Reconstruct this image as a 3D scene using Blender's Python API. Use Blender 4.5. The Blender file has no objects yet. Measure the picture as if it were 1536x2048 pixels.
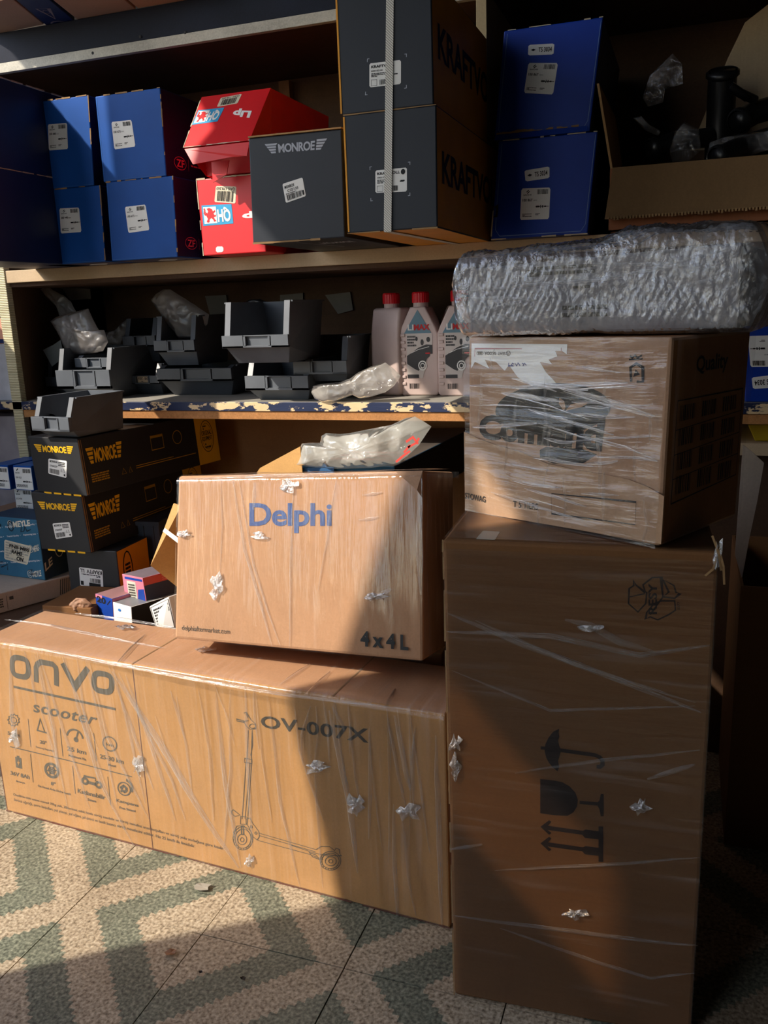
import bpy, bmesh, math, random
from mathutils import Vector as V, Matrix, noise
rnd = random.Random(7)
D = bpy.data
SC = bpy.context.scene
COL = SC.collection

# ------------------------------------------------------------------ camera, sky, sun, exposure
FPX, YAW, PITCH, ROLL, CAMZ = 1704.4, .346, .236, -.037, 1.181
CAM = V((0, 0, CAMZ))
_f = V((-math.sin(YAW)*math.cos(PITCH), math.cos(YAW)*math.cos(PITCH), -math.sin(PITCH)))
_r = V((math.cos(YAW), math.sin(YAW), 0)); _u = _r.cross(_f)
_c, _s = math.cos(ROLL), math.sin(ROLL)
CR, CU = _c*_r + _s*_u, -_s*_r + _c*_u
cam = D.cameras.new('camera'); camo = D.objects.new('camera', cam); COL.objects.link(camo)
cam.sensor_fit = 'HORIZONTAL'; cam.sensor_width = 36; cam.lens = 36*FPX/1536; cam.clip_start = .02
camo.matrix_world = Matrix(((CR.x, CU.x, -_f.x, 0), (CR.y, CU.y, -_f.y, 0), (CR.z, CU.z, -_f.z, CAMZ), (0, 0, 0, 1)))
SC.camera = camo

W = D.worlds.new('sky'); SC.world = W; W.use_nodes = True
nt = W.node_tree; sky = nt.nodes.new('ShaderNodeTexSky'); sky.sky_type = 'NISHITA'; sky.sun_disc = False
sky.sun_elevation = math.radians(39.6); sky.sun_rotation = math.radians(-135)
nt.links.new(sky.outputs[0], nt.nodes['Background'].inputs[0]); nt.nodes['Background'].inputs[1].default_value = .28
SUN = V((.86, .85, -1)).normalized()          # the way the sunlight travels
sl = D.lights.new('sun', 'SUN'); sl.energy = 4.3; sl.angle = math.radians(.53); sl.color = (1, .90, .76)
so = D.objects.new('sun', sl); COL.objects.link(so); so.rotation_euler = SUN.to_track_quat('-Z', 'Y').to_euler(); so.location = (-4, -2, 6)
vs = SC.view_settings; vs.view_transform = 'Standard'; vs.look = 'None'; vs.gamma = 1; vs.use_curve_mapping = False
vs.exposure = 0.5

# ------------------------------------------------------------------ photo measurement (a mark seen at px,py -> point of a real plane)
def ray(px, py): return (_f + CR*((px-768)/FPX) + CU*((1024-py)/FPX))
def Py(px, py, y): d = ray(px, py); return CAM + d*(y/d.y)
def Pz(px, py, z): d = ray(px, py); return CAM + d*((z-CAMZ)/d.z)
def Px(px, py, x): d = ray(px, py); return CAM + d*(x/d.x)
def Pp(px, py, o, n): d = ray(px, py); return CAM + d*((o-CAM).dot(n)/d.dot(n))

# ------------------------------------------------------------------ materials
def lin(c):
    return tuple(((x/255)/12.92 if x/255 <= .04045 else ((x/255+.055)/1.055)**2.4) for x in c)
def base(name):
    m = D.materials.new(name); m.use_nodes = True
    return m, m.node_tree, m.node_tree.nodes['Principled BSDF']
def N(nt, typ, **kw):
    n = nt.nodes.new('ShaderNode'+typ)
    for k, v in kw.items():
        if k.startswith('i_'): n.inputs[k[2:].replace('_', ' ')].default_value = v
        else: setattr(n, k, v)
    return n
def coord(nt, scale=(1, 1, 1), rot=(0, 0, 0), out='Object'):
    t = N(nt, 'TexCoord'); mp = N(nt, 'Mapping'); mp.inputs['Scale'].default_value = scale; mp.inputs['Rotation'].default_value = rot
    nt.links.new(t.outputs[out], mp.inputs[0]); return mp.outputs[0]
def ramp(nt, fac, stops):
    r = N(nt, 'ValToRGB'); el = r.color_ramp.elements
    while len(el) < len(stops): el.new(.5)
    for e, (p, c) in zip(el, stops):
        e.position = p; e.color = (*c, 1) if len(c) == 3 else c
    nt.links.new(fac, r.inputs[0]); return r.outputs[0]
_cache = {}
def flat(name, rgb, rough=.6, spec=.4, vary=.12, bump=.0, metallic=0., nscale=14):
    if name in _cache: return _cache[name]
    m, nt, b = base(name); c = lin(rgb)
    nz = N(nt, 'TexNoise'); nz.inputs['Scale'].default_value = nscale; nz.inputs['Detail'].default_value = 5
    nt.links.new(coord(nt), nz.inputs['Vector'])
    a = tuple(x*(1-vary) for x in c); d = tuple(min(1, x*(1+vary)) for x in c)
    nt.links.new(ramp(nt, nz.outputs[0], [(.3, a), (.7, d)]), b.inputs['Base Color'])
    b.inputs['Roughness'].default_value = rough; b.inputs['Specular IOR Level'].default_value = spec; b.inputs['Metallic'].default_value = metallic
    if bump:
        bp = N(nt, 'Bump'); bp.inputs['Strength'].default_value = bump; bp.inputs['Distance'].default_value = .002
        nt.links.new(nz.outputs[0], bp.inputs['Height']); nt.links.new(bp.outputs[0], b.inputs['Normal'])
    _cache[name] = m; return m
def board(name, rgb, flute=(170, 170, 3), rough=.72, vary=.13, spec=.25, bump=.12, streak=.35):
    """corrugated cardboard: fibre mottling, faint flute lines, soft scuffs"""
    if name in _cache: return _cache[name]
    m, nt, b = base(name); c = lin(rgb)
    n1 = N(nt, 'TexNoise'); n1.inputs['Scale'].default_value = 1; n1.inputs['Detail'].default_value = 3; nt.links.new(coord(nt, flute), n1.inputs['Vector'])
    n2 = N(nt, 'TexNoise'); n2.inputs['Scale'].default_value = 7; n2.inputs['Detail'].default_value = 7; n2.inputs['Roughness'].default_value = .65; nt.links.new(coord(nt), n2.inputs['Vector'])
    n3 = N(nt, 'TexNoise'); n3.inputs['Scale'].default_value = 260; n3.inputs['Detail'].default_value = 2; nt.links.new(coord(nt), n3.inputs['Vector'])
    mx = N(nt, 'Math', operation='MULTIPLY_ADD'); nt.links.new(n1.outputs[0], mx.inputs[0]); mx.inputs[1].default_value = streak; nt.links.new(n2.outputs[0], mx.inputs[2])
    m2 = N(nt, 'Math', operation='MULTIPLY_ADD'); nt.links.new(n3.outputs[0], m2.inputs[0]); m2.inputs[1].default_value = .6; nt.links.new(mx.outputs[0], m2.inputs[2])
    a = tuple(x*(1-vary) for x in c); d = tuple(min(1, x*(1+vary)) for x in c)
    mr = N(nt, 'MapRange'); mr.inputs['From Min'].default_value = .30+.5*streak+.1; mr.inputs['From Max'].default_value = .75+.5*streak+.5; nt.links.new(m2.outputs[0], mr.inputs[0])
    nt.links.new(ramp(nt, mr.outputs[0], [(.1, a), (.9, d)]), b.inputs['Base Color'])
    b.inputs['Roughness'].default_value = rough; b.inputs['Specular IOR Level'].default_value = spec
    bp = N(nt, 'Bump'); bp.inputs['Strength'].default_value = bump; bp.inputs['Distance'].default_value = .003
    nt.links.new(mx.outputs[0], bp.inputs['Height']); nt.links.new(bp.outputs[0], b.inputs['Normal'])
    _cache[name] = m; return m
def film(name, haze=.22, base_f=.05, scale=(45, 4, 1), rot=.2, tint=(.95, .95, .95), rough=.1, bump=.55, lo=.5, hi=.72, gloss=.035):
    """clear stretch film or bag plastic: see-through, glossy, hazy where it is gathered"""
    if name in _cache: return _cache[name]
    m = D.materials.new(name); m.use_nodes = True; nt = m.node_tree
    for n in list(nt.nodes): nt.nodes.remove(n)
    out = N(nt, 'OutputMaterial'); mix = N(nt, 'MixShader'); tr = N(nt, 'BsdfTransparent'); pr = N(nt, 'BsdfPrincipled')
    tr.inputs[0].default_value = (.97, .97, .97, 1)
    pr.inputs['Base Color'].default_value = (*tint, 1); pr.inputs['Roughness'].default_value = rough; pr.inputs['Specular IOR Level'].default_value = .9
    n1 = N(nt, 'TexNoise'); n1.inputs['Scale'].default_value = 1; n1.inputs['Detail'].default_value = 6; n1.inputs['Distortion'].default_value = .25
    nt.links.new(coord(nt, scale, (0, 0, rot), 'UV'), n1.inputs['Vector'])
    n2 = N(nt, 'TexNoise'); n2.inputs['Scale'].default_value = 5; n2.inputs['Detail'].default_value = 4; nt.links.new(coord(nt, out='UV'), n2.inputs['Vector'])
    mr = N(nt, 'MapRange'); mr.inputs['From Min'].default_value = lo; mr.inputs['From Max'].default_value = hi; mr.inputs['To Max'].default_value = 1; nt.links.new(n1.outputs[0], mr.inputs[0])
    mr2 = N(nt, 'MapRange'); mr2.inputs['From Min'].default_value = .35; mr2.inputs['From Max'].default_value = .65; nt.links.new(n2.outputs[0], mr2.inputs[0])
    mu = N(nt, 'Math', operation='MULTIPLY'); nt.links.new(mr.outputs[0], mu.inputs[0]); nt.links.new(mr2.outputs[0], mu.inputs[1])
    ma = N(nt, 'Math', operation='MULTIPLY_ADD'); nt.links.new(mu.outputs[0], ma.inputs[0]); ma.inputs[1].default_value = haze; ma.inputs[2].default_value = base_f
    bp = N(nt, 'Bump'); bp.inputs['Strength'].default_value = bump; bp.inputs['Distance'].default_value = .012
    nt.links.new(n1.outputs[0], bp.inputs['Height'])
    lw = N(nt, 'Fresnel'); lw.inputs[0].default_value = 1.13
    gl = N(nt, 'BsdfGlossy'); gl.inputs['Roughness'].default_value = rough; gl.inputs['Color'].default_value = (1, 1, 1, 1)
    nt.links.new(bp.outputs[0], gl.inputs['Normal']); nt.links.new(bp.outputs[0], pr.inputs['Normal'])
    ad = N(nt, 'Math', operation='MULTIPLY_ADD'); ad.use_clamp = True; nt.links.new(lw.outputs[0], ad.inputs[0]); ad.inputs[1].default_value = .7; ad.inputs[2].default_value = gloss
    tl = N(nt, 'BsdfTranslucent'); tl.inputs[0].default_value = (*tint, 1); mt = N(nt, 'MixShader'); mt.inputs[0].default_value = .45
    nt.links.new(pr.outputs[0], mt.inputs[1]); nt.links.new(tl.outputs[0], mt.inputs[2])
    nt.links.new(ma.outputs[0], mix.inputs[0]); nt.links.new(tr.outputs[0], mix.inputs[1]); nt.links.new(mt.outputs[0], mix.inputs[2])
    mx2 = N(nt, 'MixShader'); nt.links.new(ad.outputs[0], mx2.inputs[0]); nt.links.new(mix.outputs[0], mx2.inputs[1]); nt.links.new(gl.outputs[0], mx2.inputs[2]); nt.links.new(mx2.outputs[0], out.inputs[0])
    _cache[name] = m; return m

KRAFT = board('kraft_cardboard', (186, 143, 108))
KRAFT_W = board('kraft_cardboard_warm', (182, 136, 84))
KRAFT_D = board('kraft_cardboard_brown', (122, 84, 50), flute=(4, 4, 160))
KRAFT_G = board('kraft_cardboard_greyish', (172, 136, 108))
INNER = board('cardboard_inside', (176, 138, 92))
PAPER = flat('white_label_paper', (235, 234, 230), .5, .4, .03)
INK = flat('black_ink', (24, 24, 26), .6, .3, .1)
INKG = flat('grey_print_ink', (84, 80, 72), .7, .2, .15)
BLUE = flat('blue_printed_board', (12, 76, 156), .55, .22, .08)
NAVY = flat('navy_printed_board', (10, 34, 84), .45, .5, .1)
BLUET = flat('royal_blue_printed_board', (6, 54, 156), .5, .3, .08)
RED = flat('red_printed_board', (214, 26, 34), .42, .5, .06)
CHAR = flat('charcoal_printed_board', (38, 39, 42), .5, .4, .08)
SLATE = flat('slate_printed_board', (27, 33, 44), .5, .4, .08)
KNAVY = flat('dark_blue_grey_board', (19, 26, 38), .5, .4, .08)
ORANGE = flat('orange_yellow_board', (226, 150, 18), .5, .4, .08)
YEL = flat('yellow_ink', (244, 186, 30), .5, .3, .05)
SILV = flat('silver_ink', (168, 172, 184), .45, .5, .05)
EDGE = flat('worn_paper_edge', (196, 184, 160), .8, .2, .2)
EDGED = flat('worn_board_edge', (150, 120, 84), .8, .2, .3)
BINM = flat('grey_bin_plastic', (92, 97, 104), .4, .5, .12, .05)
BIND = flat('dark_grey_bin_plastic', (64, 68, 74), .4, .5, .12, .05)
BLKP = flat('black_rubber_plastic', (22, 23, 26), .35, .5, .2)
WHITEI = flat('white_ink', (236, 236, 236), .5, .4, .03)
FILM = film('stretch_film', haze=.15, base_f=.015, lo=.56, hi=.76, bump=.3)
FILMH = film('stretch_film_gathered', haze=.2, base_f=.02, scale=(90, 3.5, 1), rot=.22, lo=.5, hi=.8, bump=.35)
FILMX = film('stretch_film_crosswise', haze=.2, base_f=.02, scale=(4, 60, 1), rot=-.12, bump=.4, lo=.55, hi=.75)
TAPE = film('crumpled_tape', haze=.6, base_f=.07, gloss=.16, scale=(30, 30, 1), rough=.14, bump=1.2, lo=.42, hi=.6)
BAG = film('plastic_bag', haze=.4, base_f=.3, scale=(14, 10, 1), tint=(.86, .85, .82), rough=.16, bump=.8, lo=.42, hi=.7)
BAGD = film('dusty_plastic_bag', haze=.25, base_f=.42, scale=(12, 9, 1), tint=(.55, .5, .47), rough=.3, bump=.7, lo=.42, hi=.7)
CLEAR = film('clear_thin_bag', haze=.3, base_f=.04, scale=(16, 12, 1), tint=(.8, .8, .82), rough=.08, bump=1.2, lo=.45, hi=.62)

# ------------------------------------------------------------------ mesh building
class MB:
    def __init__(s): s.v = []; s.f = []; s.m = []; s.uv = None
    def add(s, vs, fs, mi=0):
        o = len(s.v); s.v += [V(p) for p in vs]; s.f += [tuple(o+i for i in f) for f in fs]; s.m += [mi]*len(fs); return s
    def hexa(s, p, mi=0):      # p: 0 BL 1 BR 2 TR 3 TL front, 4..7 the same behind; faces front,right,back,left,top,bottom
        fs = [(0, 1, 2, 3), (1, 5, 6, 2), (5, 4, 7, 6), (4, 0, 3, 7), (3, 2, 6, 7), (4, 5, 1, 0)]
        o = len(s.v); s.v += [V(q) for q in p]
        for k, f in enumerate(fs):
            s.f.append(tuple(o+i for i in f)); s.m.append(mi[k] if isinstance(mi, (list, tuple)) else mi)
        return s
    def box(s, lo, hi, mi=0):
        x, y, z = lo; X, Y, Z = hi
        return s.hexa([(x, y, z), (X, y, z), (X, y, Z), (x, y, Z), (x, Y, z), (X, Y, z), (X, Y, Z), (x, Y, Z)], mi)
    def prism(s, poly, off, mi=0):     # closed outline extruded by a vector
        n = len(poly); off = V(off)
        s.add(list(poly)+[V(p)+off for p in poly], [tuple(range(n))[::-1], tuple(range(n, 2*n))]+[(i, (i+1) % n, n+(i+1) % n, n+i) for i in range(n)], mi); return s
    def lathe(s, prof, c=(0, 0, 0), n=24, ax=2, mi=0):
        vs = []; fs = []; c = V(c)
        for r, h in prof:
            for k in range(n):
                a = 2*math.pi*k/n; q = [r*math.cos(a), r*math.sin(a)]; q.insert(ax, h); vs.append(c+V(q))
        for i in range(len(prof)-1):
            for k in range(n): fs.append((i*n+k, i*n+(k+1) % n, (i+1)*n+(k+1) % n, (i+1)*n+k))
        fs.append(tuple(range(n))[::-1]); fs.append(tuple(range((len(prof)-1)*n, len(prof)*n)))
        return s.add(vs, fs, mi)
    def tube(s, pts, r, n=12, mi=0, caps=True):
        pts = [V(p) for p in pts]; vs = []; fs = []
        rr = r if isinstance(r, (list, tuple)) else [r]*len(pts)
        up = V((.13, .27, .95))
        for i, p in enumerate(pts):
            t = (pts[min(i+1, len(pts)-1)]-pts[max(i-1, 0)]).normalized()
            a = t.cross(up).normalized(); b = t.cross(a)
            for k in range(n): w = 2*math.pi*k/n; vs.append(p+(a*math.cos(w)+b*math.sin(w))*rr[i])
        for i in range(len(pts)-1):
            for k in range(n): fs.append((i*n+k, i*n+(k+1) % n, (i+1)*n+(k+1) % n, (i+1)*n+k))
        if caps: fs.append(tuple(range(n))[::-1]); fs.append(tuple(range((len(pts)-1)*n, len(pts)*n)))
        return s.add(vs, fs, mi)
def obj(name, mb, mats, parent=None, at=None, bev=0, segs=2, smooth=False, weld=False, subs=None):
    """link one mesh; vertices are given in world space, the object's origin is `at` (or the parent's)"""
    root = parent
    while root is not None and root.parent: root = root.parent
    org = V(at) if at is not None else (V(root.location) if root else V((0, 0, 0)))
    me = D.meshes.new(name); me.from_pydata([tuple(p-org) for p in mb.v], [], mb.f)
    mats = mats if isinstance(mats, (list, tuple)) else [mats]
    for m in mats: me.materials.append(m)
    for p, k in zip(me.polygons, mb.m): p.material_index = min(k, len(mats)-1)
    if mb.uv:
        l = me.uv_layers.new(name='uv')
        for lp in me.loops: l.data[lp.index].uv = mb.uv[lp.vertex_index]
    if bev or weld:
        bm = bmesh.new(); bm.from_mesh(me)
        if weld: bmesh.ops.remove_doubles(bm, verts=bm.verts, dist=1e-5)
        bmesh.ops.recalc_face_normals(bm, faces=bm.faces)
        if bev:
            es = [e for e in bm.edges if len(e.link_faces) == 2 and e.calc_face_angle(0) > .5]
            bmesh.ops.bevel(bm, geom=es, offset=bev, segments=segs, profile=.5, affect='EDGES', clamp_overlap=True)
        bm.to_mesh(me); bm.free()
    if smooth:
        for p in me.polygons: p.use_smooth = True
    o = D.objects.new(name, me); COL.objects.link(o)
    if parent is not None: o.parent = parent
    if parent is None: o.location = org
    return o
def tag(o, label, cat, group=None, kind=None):
    if label: o['label'] = label
    if cat: o['category'] = cat
    if group: o['group'] = group
    if kind: o['kind'] = kind
    return o
def empty(name, loc, label, cat, group=None):
    o = D.objects.new(name, None); COL.objects.link(o); o.location = loc; o.empty_display_size = .05
    return tag(o, label, cat, group)
def struct(name, mb, mats, **k):
    o = obj(name, mb, mats, **k); o['kind'] = 'structure'; return o

# ------------------------------------------------------------------ flat print on a real face
class Surf:
    """bilinear patch; u to the right, v upward as the print reads"""
    def __init__(s, TL, TR, BR, BL, n=None):
        s.c = [V(q) for q in (TL, TR, BR, BL)]
        nn = (s.c[1]-s.c[0]).cross(s.c[3]-s.c[0]).normalized()
        if n is None:
            n = nn if nn.dot(CAM-s.c[0]) > 0 else -nn
        s.n = V(n).normalized()
    def at(s, u, v, off=0):
        TL, TR, BR, BL = s.c
        return (TL*(1-u)+TR*u)*v+(BL*(1-u)+BR*u)*(1-v)+s.n*off
    def sub(s, u0, v0, u1, v1): return Surf(s.at(u0, v1), s.at(u1, v1), s.at(u1, v0), s.at(u0, v0), s.n)
_tc = {}
def text2d(t, bold=0., sp=1.):
    k = (t, bold, sp)
    if k in _tc: return _tc[k]
    cu = D.curves.new('t', 'FONT'); cu.body = t; cu.size = 1; cu.offset = bold; cu.space_character = sp; cu.resolution_u = 3; cu.fill_mode = 'FRONT'
    o = D.objects.new('t', cu); COL.objects.link(o)
    dg = bpy.context.evaluated_depsgraph_get(); me = D.meshes.new_from_object(o.evaluated_get(dg))
    vs = [(v.co.x, v.co.y) for v in me.vertices]; fs = [tuple(p.vertices) for p in me.polygons]
    D.objects.remove(o); D.curves.remove(cu); D.meshes.remove(me)
    if not vs: _tc[k] = ([], []); return _tc[k]
    x0 = min(a for a, b in vs); x1 = max(a for a, b in vs); y0 = min(b for a, b in vs); y1 = max(b for a, b in vs)
    _tc[k] = ([((a-x0)/max(x1-x0, 1e-6), (b-y0)/max(y1-y0, 1e-6)) for a, b in vs], fs); return _tc[k]
def ribbon(mb, pts, w, n, closed=False):
    m = len(pts); vs = []
    for i, p in enumerate(pts):
        a = pts[(i-1) % m] if (closed or i) else p; b = pts[(i+1) % m] if (closed or i < m-1) else p
        t = (b-a); t = t.normalized() if t.length > 1e-9 else V((1, 0, 0))
        d1 = (p-a).normalized() if (p-a).length > 1e-9 else t; k = max(.45, abs(d1.dot(t)))
        q = n.cross(t).normalized()*(w/2/k); vs += [p+q, p-q]
    fs = [(2*i, 2*i+1, 2*((i+1) % m)+1, 2*((i+1) % m)) for i in range(m if closed else m-1)]
    mb.add(vs, fs)
def paint(mb, s, items, off=.0006):
    for it in items:
        k = it[0]
        if k == 't':
            vs, fs = text2d(it[1], it[6] if len(it) > 6 else .0, it[7] if len(it) > 7 else 1.)
            u0, v0, u1, v1 = it[2:6]; mb.add([s.at(u0+(u1-u0)*a, v0+(v1-v0)*b, off) for a, b in vs], fs)
        elif k == 'r':
            u0, v0, u1, v1 = it[1:5]; mb.add([s.at(u0, v0, off), s.at(u1, v0, off), s.at(u1, v1, off), s.at(u0, v1, off)], [(0, 1, 2, 3)])
        elif k == 'p':
            mb.add([s.at(u, v, off) for u, v in it[1]], [tuple(range(len(it[1])))])
        elif k == 'b':
            u0, v0, u1, v1, n = it[1:6]; rr = random.Random(int(n*17+u0*999)); x = u0; st = (u1-u0)/n
            while x < u1:
                w = st*rr.choice((.3, .5, .8)); paint(mb, s, [('r', x, v0, min(u1, x+w), v1)], off); x += w+st*rr.choice((.3, .45, .7))
        elif k == 'l': ribbon(mb, [s.at(u, v, off) for u, v in it[1]], it[2], s.n, len(it) > 3 and it[3])
        elif k == 'lines':
            u0, v0, u1, v1, n = it[1:6]; rr = random.Random(int(n*31+v0*977))
            for i in range(n):
                v = v1-(v1-v0)*(i+.5)/n; h = (v1-v0)/n*.3; x = u0
                while x < u1-.01:
                    w = (u1-u0)*rr.uniform(.06, .2); paint(mb, s, [('r', x, v-h, min(u1, x+w), v+h)], off); x += w+(u1-u0)*.025
                    if rr.random() < .06: break
def circ(cx, cy, rx, ry, n=20, a0=0, a1=2*math.pi):
    return [(cx+rx*math.cos(a0+(a1-a0)*i/n), cy+ry*math.sin(a0+(a1-a0)*i/n)) for i in range(n if abs(a1-a0-2*math.pi) < 1e-6 else n+1)]
def printed(parent, name, mat, s, items, off=.0006, label=None):
    mb = MB(); paint(mb, s, items, off); o = obj(name, mb, mat, parent)
    if label: o['label'] = label
    return o
def sticker(parent, s, items, mat=PAPER, ink=INK, name='label_sticker', off=.0006, label=None, r=.06):
    mb = MB(); pts = [(r*.7, 0), (1-r*.7, 0), (1, r), (1, 1-r), (1-r*.7, 1), (r*.7, 1), (0, 1-r), (0, r)]
    n = len(pts); a = [s.at(u, v, off) for u, v in pts]; b = [s.at(u, v, 0) for u, v in pts]
    mb.add(a+b, [tuple(range(n))]+[(i, (i+1) % n, n+(i+1) % n, n+i) for i in range(n)])
    o = obj(name, mb, mat, parent)
    if label: o['label'] = label
    if items:
        m2 = MB(); paint(m2, s, items, off+.0004); obj('label_print', m2, ink, o)
    return o
def quad_px(fn, q): return Surf(*[fn(*p) for p in q])      # TL,TR,BR,BL as the print reads

def worn(parent, pts, w=.003, n=None, mat=EDGE, seed=1, name='worn_edge', gap=.25, seg=.02):
    """scuffed pale board edge, broken in places"""
    mb = MB(); rr = random.Random(seed)
    for a, b in zip(pts[:-1], pts[1:]):
        a = V(a); b = V(b); L = (b-a).length; t = 0
        while t < L:
            l = min(L-t, seg*rr.uniform(.4, 1.8))
            if rr.random() > gap:
                p = a+(b-a)*(t/L); q = a+(b-a)*((t+l)/L); ww = w*rr.uniform(.5, 1.2)
                d = (q-p).normalized(); s1 = n.cross(d).normalized()*ww/2; o = n*.0007
                mb.add([p+s1+o, q+s1*rr.uniform(.6, 1.2)+o, q-s1+o, p-s1*rr.uniform(.5, 1.1)+o], [(0, 1, 2, 3)])
            t += l
    o = obj(name, mb, mat, parent); o['kind'] = 'stuff'; return o
def carton(name, label, cat, TL, TR, BR, BL, dv, mats, faces=(0, 1, 1, 1, 1, 1), group=None, bev=.0025):
    """closed carton from its four front corners and a depth vector"""
    TL, TR, BR, BL, dv = V(TL), V(TR), V(BR), V(BL), V(dv)
    c = (BL+BR)/2+dv/2; c.z = min(BL.z, BR.z)
    mb = MB().hexa([BL, BR, TR, TL, BL+dv, BR+dv, TR+dv, TL+dv], list(faces))
    o = obj(name, mb, mats, None, c, bev=bev); tag(o, label, cat, group)
    n = (TR-TL).cross(BL-TL).normalized()
    if n.dot(dv) > 0: n = -n
    o_f = dict(front=Surf(TL, TR, BR, BL, n), right=Surf(TR, TR+dv, BR+dv, BR), left=Surf(TL+dv, TL, BL, BL+dv), top=Surf(TL+dv, TR+dv, TR, TL, V((0, 0, 1))), bottom=Surf(BL, BR, BR+dv, BL+dv, V((0, 0, -1))))
    rn = (BR+dv-BR).cross(TR-BR).normalized(); 
    if rn.dot(TR-TL) < 0: rn = -rn
    o_f['right'].n = rn; o_f['left'].n = -rn
    return o, o_f
def sheet(name, parent, fn, nu, nv, mat, size=(1, 1), smooth=True, label=None):
    """thin sheet: fn(u,v) -> point"""
    mb = MB(); mb.uv = []
    for j in range(nv+1):
        for i in range(nu+1):
            u, v = i/nu, j/nv; mb.v.append(V(fn(u, v))); mb.uv.append((u*size[0], v*size[1]))
    for j in range(nv):
        for i in range(nu):
            a = j*(nu+1)+i; mb.f.append((a, a+1, a+nu+2, a+nu+1)); mb.m.append(0)
    o = obj(name, mb, mat, parent, smooth=smooth)
    if label: o['label'] = label
    return o
def fbm(p, oc=4): return noise.fractal(p, 1., 2., oc)
def wrap(name, parent, path, base_off, amp, nu, nv, mat, freq=(9, 2), seed=0, size=(1, 1), label=None):
    """stretch film over consecutive faces: path = list of (left point, right point, normal) from bottom to top"""
    L = [0]
    for a, b in zip(path[:-1], path[1:]): L.append(L[-1]+((b[0]-a[0]).length+(b[1]-a[1]).length)/2)
    T = L[-1]
    def fn(u, v):
        d = v*T; k = max(i for i in range(len(L)) if L[i] <= d+1e-9); k = min(k, len(L)-2)
        t = (d-L[k])/max(L[k+1]-L[k], 1e-9); a, b = path[k], path[k+1]
        p = (a[0]*(1-t)+b[0]*t)*(1-u)+(a[1]*(1-t)+b[1]*t)*u; n = (a[2]*(1-t)+b[2]*t).normalized()
        w = .5+.5*fbm(V((u*freq[0]*size[0]+v*1.3, d*freq[1], seed*3.7)), 3)
        return p+n*(base_off+amp*max(0, w))
    return sheet(name, parent, fn, nu, nv, mat, (size[0], T), label=label)
def bagmesh(name, outline, bulge, mat, seed=0, parent=None, at=None, n=None, wr=.012, rings=18, frq=22, creases=()):
    """a limp plastic bag: two wrinkled skins over a closed 3-D outline"""
    P = [V(p) for p in outline]; pts = []
    for a, b in zip(P, P[1:]+P[:1]):
        k = max(2, int((b-a).length/.006)); pts += [a+(b-a)*(i/k) for i in range(k)]
    c = sum(pts, V())/len(pts)
    if n is None:
        n = V()
        for a, b in zip(pts, pts[1:]+pts[:1]): n += (a-c).cross(b-c)
        n.normalize()
        if n.dot(CAM-c) < 0: n = -n
    mb = MB(); mb.uv = []; m = len(pts); ax = n.orthogonal().normalized(); ay = n.cross(ax)
    for side in (1, -1):
        o = len(mb.v)
        for r in range(rings+1):
            f = 1-r/rings
            for p in pts:
                q = c+(p-c)*f; h = bulge*(1-f**3)**.6 if f < 1 else 0
                z = V((q.x*frq, q.y*frq, q.z*frq+seed*9))
                w = (1-abs(noise.noise(z*.5)))**4*.9+(1-abs(noise.noise(z*1.1+V((5, 2, 1)))))**5*.5+.5*fbm(z*2, 3)-.6
                q = q+n*side*(h*(.75+.3*noise.noise(z*.3))+wr*w*(1-f**14))
                mb.v.append(q); mb.uv.append(((q-c).dot(ax), (q-c).dot(ay)))
        for r in range(rings):
            for k in range(m):
                fa = (o+r*m+k, o+r*m+(k+1) % m, o+(r+1)*m+(k+1) % m, o+(r+1)*m+k)
                mb.f.append(fa if side > 0 else fa[::-1]); mb.m.append(0)
    return obj(name, mb, mat, parent, None if parent is not None else (at if at is not None else V((c.x, c.y, min(p.z for p in pts)))), smooth=True)

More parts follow.
